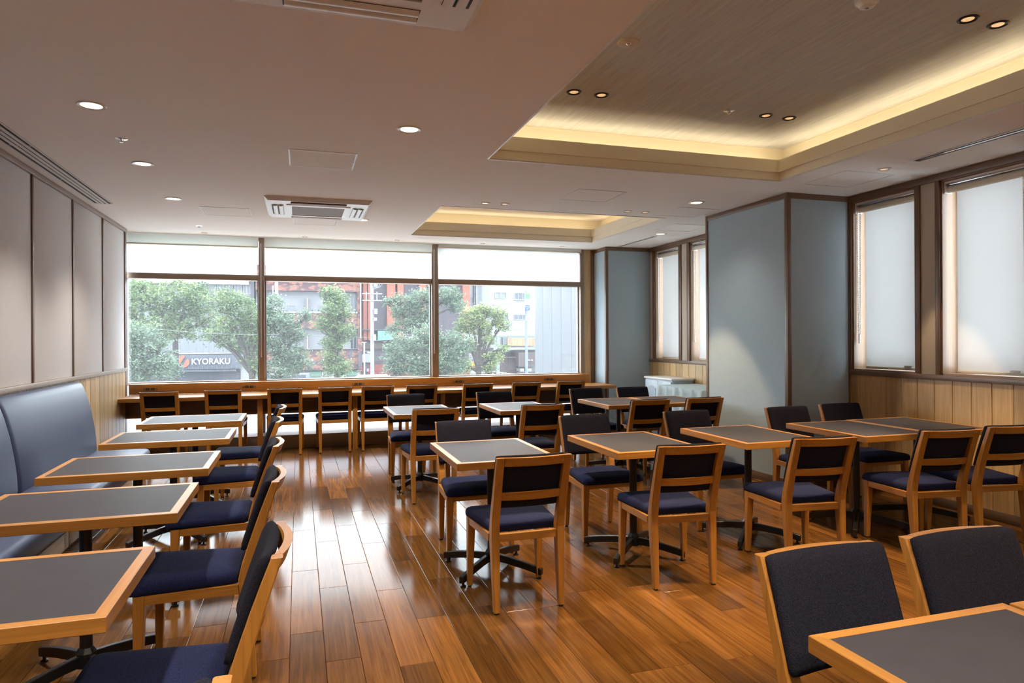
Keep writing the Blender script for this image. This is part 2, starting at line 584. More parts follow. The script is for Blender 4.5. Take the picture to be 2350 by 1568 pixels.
# ---- back wall behind the camera
ST(box('wall_back', (XL - 0.14, YB - 0.12, 0), (XR + 0.2, YB, ZC), M['beige']))

# ---- right wall with slit windows
WIN = [(3.402, 4.073), (4.298, 4.967), (6.983, 7.654), (7.915, 8.56)]
ZS, ZH = 1.04, 2.575
m = MB()
m.box((XR, YB, 0), (XR + 0.22, 8.75, ZS - 0.003)); m.box((XR, YB, ZH + 0.003), (XR + 0.22, 8.75, ZC))
prev = YB
for a, b in WIN:
    m.box((XR, prev, ZS - 0.003), (XR + 0.22, a - 0.003, ZH + 0.003)); prev = b + 0.003
m.box((XR, prev, ZS - 0.003), (XR + 0.22, 8.75, ZH + 0.003))
wr = ST(m.build('wall_right', M['beige']))
wainscot(wr, XR, -1, YB, 4.990, 4.908, 0.1563, M['paleZ'])
wainscot(wr, XR, -1, 6.25, 8.70, 8.62, 0.1563, M['paleZ'])
for a, b in ((YB, 4.990), (6.25, 8.702)):
    box('dado_rail', (XR - 0.026, a, 0.998), (XR, b, ZS), M['trim'], wr, 0.003)
    box('head_trim', (XR - 0.022, a, ZH), (XR, b, ZC - 0.001), M['trim'], wr, 0.003)
for a, b in ((4.967, 4.991), (4.249, 4.298), (4.073, 4.111), (3.355, 3.402), (8.56, 8.608), (7.851, 7.915), (7.654, 7.715), (6.936, 6.983)):
    box('upright_trim', (XR - 0.020, a, ZS), (XR, b, ZH), M['trimz'], wr, 0.003)
for a, b in ((4.111, 4.249), (7.715, 7.851), (8.608, 8.702)):
    box('fabric_panel', (XR - 0.008, a, ZS), (XR, b, ZH), M['beige'], wr, 0.002)
ST(box('baseboard_right', (XR - 0.018, YB, 0), (XR, 4.99, 0.075), M['trim'], None, 0.003))

for n, (a, b) in enumerate(WIN):
    wob = bpy.data.objects.new('window_%d' % (n + 4), None)
    COL.objects.link(wob)
    ST(wob)
    wob['label'] = 'slit window in the right wall behind a drawn roller blind'
    x0, x1 = XR + 0.001, XR + 0.205
    box('reveal', (x0, a - 0.002, ZS), (x1, a + 0.012, ZH), M['reveal'], wob)
    box('reveal', (x0, b - 0.012, ZS), (x1, b + 0.002, ZH), M['reveal'], wob)
    box('sill', (x0, a, ZS - 0.002), (x1, b, ZS + 0.012), M['reveal'], wob)
    box('head', (x0, a, ZH - 0.012), (x1, b, ZH + 0.002), M['reveal'], wob)
    f = MB()
    for p, q in (((x1 - 0.05, a + 0.012, ZS + 0.012), (x1, a + 0.052, ZH - 0.012)), ((x1 - 0.05, b - 0.052, ZS + 0.012), (x1, b - 0.012, ZH - 0.012)),
                 ((x1 - 0.05, a + 0.052, ZS + 0.012), (x1, b - 0.052, ZS + 0.06)), ((x1 - 0.05, a + 0.052, ZH - 0.06), (x1, b - 0.052, ZH - 0.012))):
        f.box(p, q)
    f.build('sash_frame', M['chrome'], wob)
    box('pane', (x1 - 0.03, a + 0.052, ZS + 0.06), (x1 - 0.026, b - 0.052, ZH - 0.06), M['glass'], wob)

# ---- piers clad in blue cloth
def pier(name, x0, y0, x1, y1, label):
    p = ST(box(name, (x0, y0, 0), (x1, y1, ZC - 0.0005), M['blue']))
    p['label'] = label
    t = 0.010
    box('corner_trim', (x0 - t, y0 - t, 0), (x0 + 0.030, y0, ZC - 0.002), M['trimz'], p, 0.002)
    box('corner_trim', (x0 - t, y0, 0), (x0, y0 + 0.034, ZC - 0.002), M['trimz'], p, 0.002)
    box('corner_trim', (x0 - t, y1 - 0.034, 0), (x0, y1, ZC - 0.002), M['trimz'], p, 0.002)
    box('corner_trim', (x1 - 0.030, y0 - t, 0), (x1, y0, ZC - 0.002), M['trimz'], p, 0.002)
    box('top_trim', (x0 + 0.030, y0 - t + 0.001, ZC - 0.052), (x1 - 0.03, y0, ZC - 0.002), M['trim'], p, 0.002)
    box('top_trim', (x0 - t + 0.001, y0 + 0.034, ZC - 0.052), (x0, y1 - 0.034, ZC - 0.002), M['trim'], p, 0.002)
    box('baseboard', (x0 + 0.030, y0 - t + 0.001, 0), (x1, y0, 0.075), M['trim'], p, 0.002)
    box('baseboard', (x0 - t + 0.001, y0 + 0.034, 0), (x0, y1 - 0.034, 0.075), M['trim'], p, 0.002)
    return p
pier('pillar', 4.149, 4.992, XR, 6.248, 'large pier clad in blue-green cloth beside the two bright slit windows')
pier('pillar', 4.146, 8.703, XR + 0.02, 9.35, 'far pier clad in blue-green cloth at the end of the window counter')

# ---- window wall
ST(box('wall_front', (XL - 0.14, 9.06, 0.0), (-1.985, 9.32, ZC), M['lwall']))
box('return_panel', (XL - 0.06, 8.785, 0.0), (XL - 0.045, 9.06, ZC), M['trimz'], bpy.data.objects['wall_front'])
ST(box('baseboard_front', (XL, YW, 0), (4.146, 9.12, 0.166), M['alu'], None, 0.004))
ST(box('trim_1', (3.985, 9.12, 0.166), (4.146, 9.32, ZC - 0.001), M['paleZ']))
ST(box('trim_2', (4.095, 9.10, 0.166), (4.146, 9.12, ZC - 0.001), M['trimz']))
BAY = [(-1.985, -0.475), (-0.405, 1.735), (1.822, 3.925)]
MUL = [(-0.475, -0.405), (1.735, 1.822)]
for n, (a, b) in enumerate(BAY):
    w = bpy.data.objects.new('window_%d' % (n + 1), None)
    COL.objects.link(w)
    ST(w)
    w['label'] = ['window bay above the counter nearest the left wall', 'middle window bay above the counter', 'window bay above the counter nearest the far blue pier'][n]
    L = lambda nm, p, q, mt, bv=0.0: box(nm, p, q, mt, w, bv)
    L('transom', (a, 9.11, 2.090), (b, 9.25, 2.160), M['alu'], 0.003)
    L('sill', (a, 9.13, 0.80), (b, 9.25, 0.834), M['alu'], 0.003)
    L('bottom_rail', (a, 9.13, 0.06), (b, 9.25, 0.112), M['alu'])
    L('head', (a, 9.13, 2.60), (b, 9.25, ZC), M['alu'])
    L('glazing_bead', (a, 9.17, 0.834), (a + 0.018, 9.215, 2.088), M['grey'])
    L('glazing_bead', (b - 0.018, 9.17, 0.834), (b, 9.215, 2.088), M['grey'])
    L('pane', (a, YG, 0.834), (b, YG + 0.006, 2.090), M['glass'])
    L('pane', (a, YG, 2.160), (b, YG + 0.006, 2.60), M['glass'])
    L('pane', (a, YG, 0.112), (b, YG + 0.006, 0.80), M['film'])
    if n < 2:
        L('mullion', (MUL[n][0], 9.10, 0.155), (MUL[n][1], 9.27, ZC - 0.001), M['alu'], 0.004)
    else:
        L('jamb', (3.925, 9.10, 0.155), (3.985, 9.27, ZC - 0.001), M['alu'], 0.004)

# ================================================================== ROLLER BLINDS
def chain(m, x, y, z0, z1, dx, dy, r=0.0024):
    """bead chain loop hanging from z1 to z0"""
    for s in (-1, 1):
        m.tube([(x + s * dx, y + s * dy, z1), (x + s * dx * 0.8, y + s * dy * 0.8, (z0 + z1) / 2), (x + s * dx * 0.5, y + s * dy * 0.5, z0 + 0.03)], r, 6)
        n = int((z1 - z0) / 0.02)
        for i in range(n):
            f = i / n
            c_ = (x + s * dx * (1 - 0.5 * f), y + s * dy * (1 - 0.5 * f), z1 + (z0 + 0.03 - z1) * f)
            m.box([q - 0.0042 for q in c_], [q + 0.0042 for q in c_])
    m.box((x - 0.006, y - 0.006, z0 - 0.05), (x + 0.006, y + 0.006, z0 + 0.035))

BL = ['roller blind with cream valance in the window bay by the left wall', 'roller blind with cream valance in the middle window bay', 'roller blind in the window bay by the far blue pier']
for n, (a, b) in enumerate(BAY):
    t = thing('roller_blind', BL[n], 'roller blind', ((a + b) / 2, 9.10, ZC), 0, 'blinds over the counter windows')
    h = (b - a) / 2
    zt = -0.115 if n < 2 else -0.035
    MB().quad((-h, -0.030, zt), (h, -0.030, zt), (h, -0.030, -0.001), (-h, -0.030, -0.001)).build('valance', M['valance'], t)
    box('valance_lip', (-h, -0.042, zt - 0.018), (h, -0.018, zt), M['cream'], t, 0.003)
    box('screen', (-h + 0.012, 0.060, -0.480), (h - 0.022, 0.0615, zt + 0.02), M['screen'], t)
    box('bottom_bar', (-h + 0.012, 0.052, -0.496), (h - 0.022, 0.070, -0.474), M['cream'], t, 0.004)
    if n < 2:
        mm = MB()
        chain(mm, h + 0.028, -0.012, -1.46 if n == 0 else -1.44, -0.08, 0.006, 0.0)
        mm.build('bead_chain', M['white'], t)
BL2 = ['drawn white roller blind in the wide slit window at the right edge of the photo', 'drawn white roller blind in the slit window beside the large blue pier',
       'drawn white roller blind in the recess, half hidden behind the large blue pier', 'drawn white roller blind in the recess beside the far blue pier']
for n, (a, b) in enumerate(WIN):
    t = thing('roller_blind', BL2[n], 'roller blind', (XR + 0.075, (a + b) / 2, ZH), 0, 'blinds in the slit windows')
    h = (b - a) / 2 - 0.014
    box('head_rail', (-0.050, -h, -0.047), (-0.018, h, -0.030), M['chrome'], t, 0.004)
    box('head_box', (-0.058, -h, -0.030), (0.03, h, -0.013), M['white'], t, 0.003)
    mm = MB()
    mm.loft([[(-0.02 + 0.028 * math.cos(q), s, -0.075 + 0.028 * math.sin(q)) for q in [2 * math.pi * i / 20 for i in range(20)]] for s in (-h + 0.012, h - 0.012)])
    mm.build('roll', M['cream'], t, 40)
    for s in (-1, 1):
        box('end_bracket', (-0.056, s * h - (0.006 if s > 0 else 0), -0.105), (0.02, s * h + (0.006 if s < 0 else 0), -0.012), M['white'], t, 0.002)
    box('screen', (0.004, -h + 0.06, -1.500), (0.0052, h - 0.06, -0.075), M['screen2'], t)
    box('bottom_bar', (-0.003, -h + 0.06, -1.517), (0.013, h - 0.06, -1.497), M['cream'], t, 0.005)
    box('bar_clip', (-0.005, -h + 0.10, -1.495), (0.004, -h + 0.17, -1.478), M['white'], t, 0.001)
    mm = MB()
    chain(mm, -0.035, (h - 0.022) if n else -h + 0.03, -1.24, -0.08, 0.0, 0.016)
    mm.build('bead_chain', M['white'], t)
# ================================================================== CHAIRS
def yb(z):
    """centre line of the back posts, seen from the side"""
    if z < 0.36: return -0.200 + 0.026 * (z / 0.36)
    if z < 0.42: return -0.174
    f = (z - 0.42) / 0.36
    return -0.174 - 0.116 * (0.82 * f + 0.18 * f * f)

def make_chair():
    t = bpy.data.objects.new('dining_chair', None)
    COL.objects.link(t)
    # back legs run up into the back posts
    for s in (-1, 1):
        rings = []
        for z in (0.010, 0.12, 0.25, 0.34, 0.40, 0.46, 0.55, 0.65, 0.72, 0.778):
            f = min(1, z / 0.36)
            w = 0.030 + 0.012 * f if z < 0.4 else 0.042 - 0.004 * (z - 0.4) / 0.38
            d = 0.030 + 0.020 * f if z < 0.4 else 0.050 - 0.020 * (z - 0.4) / 0.38
            xo = s * (0.184 + 0.008 * f) if z < 0.4 else s * 0.1915
            xi = xo - s * w
            y = yb(z)
            c_ = 0.004
            x0, x1 = min(xo, xi), max(xo, xi)
            rings.append([(x0 + c_, y - d / 2, z), (x1 - c_, y - d / 2, z), (x1, y - d / 2 + c_, z), (x1, y + d / 2 - c_, z), (x1 - c_, y + d / 2, z), (x0 + c_, y + d / 2, z), (x0, y + d / 2 - c_, z), (x0, y - d / 2 + c_, z)])
        m = MB(); m.loft(rings)
        lg = m.build('leg', M['oakZ'], t)
        g = MB(); g.lathe([(0.0, 0), (0.011, 0), (0.012, 0.004), (0.010, 0.011), (0, 0.011)], (s * 0.169, -0.1995, 0), 10)
        g.build('glide', M['rubber'], lg)
        # front leg: outside straight, inside tapered
        rings = []
        for z in (0.010, 0.12, 0.25, 0.384):
            f = z / 0.384
            w, d = 0.028 + 0.016 * f, 0.028 + 0.014 * f
            xo, y1 = s * 0.214, 0.218
            xi, y0 = xo - s * w, y1 - d
            x0, x1 = min(xo, xi), max(xo, xi)
            c_ = 0.003
            rings.append([(x0 + c_, y0, z), (x1 - c_, y0, z), (x1, y0 + c_, z), (x1, y1 - c_, z), (x1 - c_, y1, z), (x0 + c_, y1, z), (x0, y1 - c_, z), (x0, y0 + c_, z)])
        m = MB(); m.loft(rings)
        lg = m.build('leg', M['oakZ'], t)
        g = MB(); g.lathe([(0.0, 0), (0.010, 0), (0.011, 0.004), (0.009, 0.011), (0, 0.011)], (s * 0.200, 0.204, 0), 10)
        g.build('glide', M['rubber'], lg)
        # side rail
        m = MB()
        m.loft([[(s * 0.186 - 0.010, -0.150, 0.348), (s * 0.186 + 0.010, -0.150, 0.348), (s * 0.186 + 0.010, -0.150, 0.384), (s * 0.186 - 0.010, -0.150, 0.384)],
                [(s * 0.200 - 0.010, 0.178, 0.348), (s * 0.200 + 0.010, 0.178, 0.348), (s * 0.200 + 0.010, 0.178, 0.384), (s * 0.200 - 0.010, 0.178, 0.384)]])
        m.build('seat_rail', M['oakY'], t)
    m = MB(); m.bev((-0.172, 0.186, 0.348), (0.172, 0.208, 0.384), 0.002); m.build('seat_rail', M['oakX'], t)
    m = MB(); m.bev((-0.152, -0.190, 0.347), (0.152, -0.164, 0.385), 0.002); m.build('seat_rail', M['oakX'], t)
    # bowed back rails
    def rail(name, z0, z1, th, sag=0.026):
        rings = []
        for i in range(13):
            x = -0.153 + 0.306 * i / 12
            b = sag * (1 - (x / 0.165) ** 2)
            y0, y1 = yb(z0) - b, yb(z1) - b
            rings.append([(x, y0 - th / 2, z0), (x, y0 + th / 2, z0), (x, y1 + th / 2, z1), (x, y1 - th / 2, z1)])
        m = MB(); m.loft(rings)
        return m.build(name, M['oakX'], t, 35)
    rail('top_rail', 0.735, 0.7785, 0.024)
    rail('lower_rail', 0.560, 0.600, 0.020)
    # back cushion, bowed like the rails, standing in front of the posts
    m = MB()
    nx, nz = 14, 10
    z0, z1, hw = 0.512, 0.786, 0.189
    grids = []
    for side in (1, -1):
        g = []
        for j in range(nz + 1):
            for i in range(nx + 1):
                u, v = -1 + 2 * i / nx, -1 + 2 * j / nz
                # denser towards the rim
                u, v = math.sin(u * math.pi / 2), math.sin(v * math.pi / 2)
                x, z = u * hw, (z0 + z1) / 2 + v * (z1 - z0) / 2
                ed = max(0.0, 1 - max(abs(u) ** 22, abs(v) ** 16)) ** 0.5
                cr = 1 - 0.022 * min(1, (abs(u) * abs(v)) ** 16)
                base = yb(z) - 0.020 * (1 - u * u) + 0.030
                th = (0.022 if side > 0 else 0.014) * ed
                g.append((x * cr, base + side * th, (z0 + z1) / 2 + (z - (z0 + z1) / 2) * cr))
        grids.append(g)
    n = (nx + 1) * (nz + 1)
    fs = []
    for j in range(nz):
        for i in range(nx):
            a = j * (nx + 1) + i
            q = (a, a + 1, a + nx + 2, a + nx + 1)
            fs.append(q[::-1]); fs.append(tuple(n + k for k in q))
    m.add(grids[0] + grids[1], fs)
    me = m.mesh('back_cushion')
    bm = bmesh.new(); bm.from_mesh(me)
    bmesh.ops.remove_doubles(bm, verts=bm.verts, dist=0.0004)
    bm.to_mesh(me); bm.free()
    me.polygons.foreach_set('use_smooth', [True] * len(me.polygons))
    O('back_cushion', me, M['pad'], t)
    # seat cushion
    def outline(ins):
        P = [(-0.222 + ins, 0.246 - ins), (-0.180 + ins, -0.150 + ins), (0.180 - ins, -0.150 + ins), (0.222 - ins, 0.246 - ins)]
        R = [0.040, 0.020, 0.020, 0.040]
        out = []
        for k in range(4):
            p, a, b = Vector(P[k]), Vector(P[k - 1]), Vector(P[(k + 1) % 4])
            da, db = (a - p).normalized(), (b - p).normalized()
            r = max(0.008, R[k] - ins * 0.3)
            for i in range(6):
                f = i / 5
                q = (1 - f) ** 2 * (p + da * r) + 2 * f * (1 - f) * p + f * f * (p + db * r)
                out.append((q.x, q.y))
        return out
    rings = []
    for ins, z in ((0.014, 0.381), (0.002, 0.386), (0.0, 0.400), (0.001, 0.412), (0.006, 0.422), (0.016, 0.429), (0.040, 0.434), (0.080, 0.438), (0.14, 0.440)):
        rings.append([(x, y, z) for x, y in outline(ins)])
    m = MB(); m.loft(rings)
    m.build('seat_cushion', M['navy'], t, 60)
    return t

CH = [
 # x, y, facing (deg: 0 = towards the window), label, group
 (-0.415, 1.056, 90, 'chair of which only the back corner shows at the bottom edge of the photo', 'bench'),
 (-0.345, 2.058, 90, 'navy chair at the nearest bench table, its seat cut off by the photo edge', 'bench'),
 (-0.378, 3.056, 90, 'navy chair with a creased seat at the second bench table from the camera', 'bench'),
 (-0.405, 3.999, 90, 'navy chair at the third bench table from the camera', 'bench'),
 (-0.428, 5.105, 90, 'navy chair at the fourth bench table from the camera', 'bench'),
 (-0.425, 6.050, 90, 'navy chair at the farthest bench table, nearest the window counter', 'bench'),
 (1.083, 3.375, 0.5, 'oak chair seen from behind at the front row table beside the aisle', 'near'),
 (1.998, 3.400, -4, 'oak chair seen from behind at the second front row table from the aisle', 'near'),
 (2.857, 3.378, -6.5, 'oak chair seen from behind at the third front row table from the aisle', 'near'),
 (3.800, 3.382, -9, 'oak chair seen from behind at the double table, on its aisle side', 'near'),
 (4.335, 3.385, -8, 'oak chair seen from behind at the double table, next to the right wall', 'near'),
 (1.074, 4.265, 180, 'navy chair facing the camera behind the front row table beside the aisle', 'facing'),
 (1.992, 4.300, 180, 'navy chair facing the camera behind the second front row table from the aisle', 'facing'),
 (2.845, 4.290, 180, 'navy chair facing the camera behind the third front row table from the aisle', 'facing'),
 (3.752, 4.270, 180, 'navy chair facing the camera behind the double table, in front of the blue pier corner', 'facing'),
 (4.335, 4.330, 180, 'navy chair facing the camera behind the double table, by the wainscot corner', 'facing'),
 (1.060, 5.690, 0, 'oak chair seen from behind at the back row table beside the aisle', 'back row'),
 (1.978, 5.685, 0, 'oak chair seen from behind at the second back row table from the aisle', 'back row'),
 (3.055, 5.770, 0, 'oak chair seen from behind at the back row double table, farther from the large pier', 'back row'),
 (3.632, 5.780, 0, 'oak chair seen from behind at the back row double table, beside the large pier', 'back row'),
 (1.037, 6.605, 180, 'navy chair facing the camera behind the back row table beside the aisle', 'back row facing'),
 (1.969, 6.600, 180, 'navy chair facing the camera behind the second back row table from the aisle', 'back row facing'),
 (3.055, 6.680, 180, 'navy chair facing the camera behind the back row double table, toward the counter end', 'back row facing'),
 (3.625, 6.670, 180, 'navy chair facing the camera in front of the pale cabinet', 'back row facing'),
 (1.333, 1.205, 180, 'large foreground navy chair at the bottom right, the one closer to the aisle', 'front'),
 (1.816, 1.205, 180, 'large foreground navy chair at the bottom right, the one closer to the photo edge', 'front'),
]
_q = [-1.452, -0.806, -0.153, 0.413, 0.907, 1.434, 2.145, 2.783, 3.405]
_ql = ['first', 'second', 'third', 'fourth', 'fifth', 'sixth', 'seventh', 'eighth', 'ninth and last']
for x, nm in zip(_q, _ql):
    CH.append((x, 8.488, 0, 'oak chair at the window counter, %s counting from the left wall' % nm, 'counter'))
GRP = {'bench': 'chairs across from the bench', 'near': 'front row chairs seen from behind', 'facing': 'front row chairs facing the camera', 'back row': 'back row chairs seen from behind',
       'back row facing': 'back row chairs facing the camera', 'front': 'foreground chairs at the bottom right', 'counter': 'chairs at the window counter'}
chair0 = make_chair()
for n, (x, y, a, lab, g) in enumerate(CH):
    o = chair0 if n == 0 else copy_tree(chair0)
    o.location = (x, y, 0)
    o.rotation_euler = (0, 0, math.radians(a + (rng.random() - 0.5) * 1.4))
    tag(o, lab, 'chair', GRP[g])

# ================================================================== TABLES
def make_table(lx=0.575, ly=0.752, ht=0.70):
    t = bpy.data.objects.new('cafe_table', None)
    COL.objects.link(t)
    w, th = 0.030, 0.0385
    hx, hy = lx / 2, ly / 2
    zt, zb = ht, ht - th
    def edge(p0, p1, n_):
        """mitred edging piece between two outer corners"""
        (x0, y0), (x1, y1) = p0, p1
        s = lambda x, d: x - d * (1 if x > 0 else -1)
        c_ = 0.0018
        rings = []
        for x, y in (p0, p1):
            prof = [(0, zb + c_), (c_, zb), (w, zb), (w, zt), (c_, zt), (0, zt - c_)]
            rings.append([(s(x, d), s(y, d), z) for d, z in prof])
        m = MB(); m.loft(rings)
        return m.build('edging', M['oakX'] if n_ == 'x' else M['oakY'], t)
    edge((-hx, -hy), (hx, -hy), 'x'); edge((hx, hy), (-hx, hy), 'x')
    edge((hx, -hy), (hx, hy), 'y'); edge((-hx, hy), (-hx, -hy), 'y')
    box('top_panel', (-hx + w, -hy + w, zb + 0.004), (hx - w, hy - w, zt - 0.0006), M['top'], t)
    m = MB(); m.lathe([(0.0, 0.09), (0.023, 0.09), (0.023, zb - 0.003), (0, zb - 0.003)], n=20)
    m.bev((-0.14, -0.14, zb - 0.008), (0.14, 0.14, zb + 0.005), 0.002)
    m.build('column', M['black'], t, 40)
    m = MB(); m.lathe([(0.0, 0.052), (0.036, 0.052), (0.038, 0.06), (0.038, 0.108), (0.025, 0.128), (0.0, 0.128)], n=8)
    m.build('hub', M['black'], t)
    for k in range(4):
        a = math.radians(44 + 90 * k)
        d, nrm = Vector((math.cos(a), math.sin(a), 0)), Vector((-math.sin(a), math.cos(a), 0))
        rings = []
        for r, z0, z1 in ((0.02, 0.060, 0.104), (0.10, 0.056, 0.097), (0.20, 0.044, 0.084), (0.27, 0.032, 0.071), (0.322, 0.022, 0.060), (0.326, 0.024, 0.058)):
            h = 0.0125
            rings.append([d * r + nrm * h + Vector((0, 0, z0)), d * r - nrm * h + Vector((0, 0, z0)), d * r - nrm * h + Vector((0, 0, z1 - 0.003)), d * r - nrm * (h - 0.003) + Vector((0, 0, z1)),
                          d * r + nrm * (h - 0.003) + Vector((0, 0, z1)), d * r + nrm * h + Vector((0, 0, z1 - 0.003))])
        m = MB(); m.loft(rings)
        arm = m.build('base_arm', M['black'], t)
        f = MB(); p = d * 0.305
        f.lathe([(0.0, 0), (0.015, 0), (0.016, 0.006), (0.007, 0.010), (0.007, 0.03), (0, 0.03)], p, 12)
        f.build('foot', M['black'], arm)
    return t
TB = [
 # x, y, turned, label, group
 (-0.810, 2.090, 1, 'oak edged table nearest the camera in the bench row, at the lower left', 'b'),
 (-0.812, 3.084, 1, 'second oak edged table from the camera in the bench row', 'b'),
 (-0.812, 4.000, 1, 'third oak edged table from the camera in the bench row', 'b'),
 (-0.812, 5.065, 1, 'fourth oak edged table from the camera in the bench row', 'b'),
 (-0.812, 6.085, 1, 'farthest oak edged table of the bench row, nearest the window counter', 'b'),
 (1.066, 3.795, 0, 'front row oak edged table standing beside the aisle', 'f'),
 (1.994, 3.812, 0, 'front row oak edged table, second from the aisle', 'f'),
 (2.880, 3.862, 0, 'front row oak edged table, third from the aisle', 'f'),
 (3.768, 3.840, 0, 'oak edged table of the front double table, on the side away from the wall', 'f'),
 (4.346, 3.860, 0, 'oak edged table of the front double table, next to the right wall wainscot', 'f'),
 (1.055, 6.150, 0, 'back row oak edged table standing beside the aisle', 'r'),
 (1.995, 6.135, 0, 'back row oak edged table, second from the aisle', 'r'),
 (3.100, 6.235, 0, 'oak edged table of the back row double table, nearer the aisle', 'r'),
 (3.690, 6.235, 0, 'oak edged table of the back row double table, nearer the large blue pier', 'r'),
 (1.342, 0.834, 0, 'large foreground oak edged table cut off at the bottom right corner', 'g'),
 (1.932, 0.828, 0, 'foreground table of which only an oak strip shows at the right photo edge', 'g'),
]
TG = {'b': 'tables along the bench', 'f': 'front row tables', 'r': 'back row tables', 'g': 'foreground tables at the bottom right'}
table0 = make_table()
for n, (x, y, r, lab, g) in enumerate(TB):
    o = table0 if n == 0 else copy_tree(table0)
    o.location = (x, y, 0)
    o.rotation_euler = (0, 0, math.pi / 2 if r else 0)
    tag(o, lab, 'table', TG[g])

# ================================================================== BENCH ALONG THE LEFT WALL
BX = XL + 0.030
def bench(y0, y1, label):
    t = thing('banquette', label, 'bench seat', (BX, y0, 0), 0, 'upholstered bench along the left wall')
    L = y1 - y0 - 0.004
    # back: a padded wedge with rounded top and ends; local x = distance from the wall
    prof = [(0.0, 0.36), (0.175, 0.36), (0.182, 0.40), (0.176, 0.50), (0.160, 0.62), (0.138, 0.74), (0.110, 0.85), (0.083, 0.930), (0.062, 0.968), (0.038, 0.985), (0.012, 0.985), (0.0, 0.975)]
    ends = [(0.0, 0.80), (0.006, 0.90), (0.018, 0.965), (0.040, 1.0)]
    st = [(a, k) for a, k in ends] + [(L * f, 1.0) for f in (0.25, 0.5, 0.75)] + [(L - a, k) for a, k in ends[::-1]]
    rings = []
    for a, k in st:
        rings.append([(x * k, a, (z if z < 0.5 else 0.5 + (z - 0.5) * (0.965 + 0.035 * k))) for x, z in prof])
    m = MB(); m.loft(rings)
    m.build('back', M['vinyl'], t, 50)
    # seat cushion
    prof = [(0.03, 0.215), (0.545, 0.215), (0.572, 0.225), (0.586, 0.255), (0.600, 0.325), (0.598, 0.350), (0.584, 0.368), (0.556, 0.376), (0.35, 0.379), (0.03, 0.372)]
    rings = []
    for a, k in [(0.0, 0.955), (0.008, 0.98), (0.025, 0.995), (0.055, 1.0), (L * 0.5, 1.0), (L - 0.055, 1.0), (L - 0.025, 0.995), (L - 0.008, 0.98), (L, 0.955)]:
        rings.append([(x * (1 if x < 0.3 else k), a, 0.215 + (z - 0.215) * (k ** 1.4)) for x, z in prof])
    m = MB(); m.loft(rings)
    m.build('seat', M['vinyl'], t, 50)
    # wooden base set back below the seat
    b = box('base', (0.0, 0.002, 0.004), (0.438, L - 0.002, 0.2145), M['paleY'], t)
    k = 0
    while k * 0.62 < L - 0.02:
        box('base_board', (0.438, max(0.003, k * 0.62 + 0.001), 0.012), (0.448, min(L - 0.003, (k + 1) * 0.62 - 0.001), 0.212), M['paleY'], t, 0.002)
        k += 1
    return t
bench(5.046, 6.800, 'slate blue bench section at the far end of the left wall, beside the pale planks')
bench(3.100, 5.046, 'slate blue bench section in the middle, cut off by the left photo edge')
bench(1.150, 3.100, 'slate blue bench section behind the nearest bench tables, mostly out of frame')

# ================================================================== WINDOW COUNTER
t = thing('window_counter', 'long oak counter with upstand and sockets below the big windows', 'counter', (0, 8.36, 0))
x0, x1 = XL + 0.002, 4.134
m = MB(); m.bev((x0, 0.0, 0.656), (x1, 0.570, 0.70), 0.003); m.build('worktop', M['oakX'], t, 40)
m = MB(); m.bev((x0, 0.562, 0.701), (3.985, 0.600, 0.824), 0.003); ub = m.build('upstand', M['oakX'], t, 40)
box('upstand_cap', (x0, 0.600, 0.806), (3.985, 0.735, 0.823), M['oakX'], t, 0.002)
box('apron', (x0, 0.345, 0.452), (x1 - 0.01, 0.375, 0.655), M['trim'], t)
box('apron_rail', (x0, 0.335, 0.445), (x1 - 0.01, 0.385, 0.475), M['oakX'], t, 0.002)
for px in (-0.432, 0.655, 1.742, 3.870):
    m = MB(); m.bev((px - 0.030, 0.075, 0.0), (px + 0.030, 0.115, 0.655), 0.003)
    m.build('leg', M['oakZ'], t, 40)
for px in (-1.648, -0.571, 0.722, 2.025, 3.316):
    px *= 8.92 / 8.785
    pl = box('power_outlet', (px - 0.078, 0.556, 0.7475), (px + 0.078, 0.563, 0.7825), M['outlet'], t, 0.002)
    for q in (-0.026, 0.026):
        box('socket', (px + q - 0.018, 0.5535, 0.7515), (px + q + 0.018, 0.557, 0.7785), M['dark'], pl, 0.001)
        for s in (-0.005, 0.005):
            box('socket_slot', (px + q + s - 0.0012, 0.5525, 0.760), (px + q + s + 0.0012, 0.554, 0.770), M['grey'], pl)

# ================================================================== CABINET AND CLOTHED TABLE IN THE RECESS
t = thing('cabinet', 'pale blue painted cabinet with a cream top in the window recess', 'cabinet', (4.485, 7.53, 0))
LY = 0.72
box('body', (0.022, 0.02, 0.06), (0.335, LY - 0.02, 0.795), M['cab'], t, 0.003)
box('plinth', (0.035, 0.03, 0.0), (0.33, LY - 0.03, 0.06), M['cab'], t)
box('cabinet_top', (0.0, 0.0, 0.795), (0.338, LY, 0.822), M['cabtop'], t, 0.008)
for k in range(2):
    ya = 0.03 + k * (LY - 0.06) / 2
    yb_ = ya + (LY - 0.06) / 2 - 0.006
    d = box('door', (0.006, ya, 0.075), (0.022, yb_, 0.780), M['cab'], t, 0.002)
    # arched panel with upright boards
    m = MB()
    for q in range(5):
        a = ya + 0.05 + q * (yb_ - ya - 0.10) / 5
        b = a + (yb_ - ya - 0.10) / 5 - 0.003
        arch = 0.66 + 0.05 * math.sin(math.pi * (q + 0.5) / 5)
        m.box((0.001, a, 0.13), (0.006, b, arch))
    m.build('door_panel', M['cab'], d)
    m = MB(); m.lathe([(0, 0), (0.011, 0.004), (0.011, 0.010), (0.004, 0.018), (0.004, 0.026), (0, 0.026)], (0, 0, 0), 12)
    kb = m.build('knob', M['cabtop'], d, 40)
    kb.rotation_euler = (0, math.pi / 2, 0)
    kb.location = (-0.020, yb_ - 0.022 if k == 0 else ya + 0.022, 0.45)

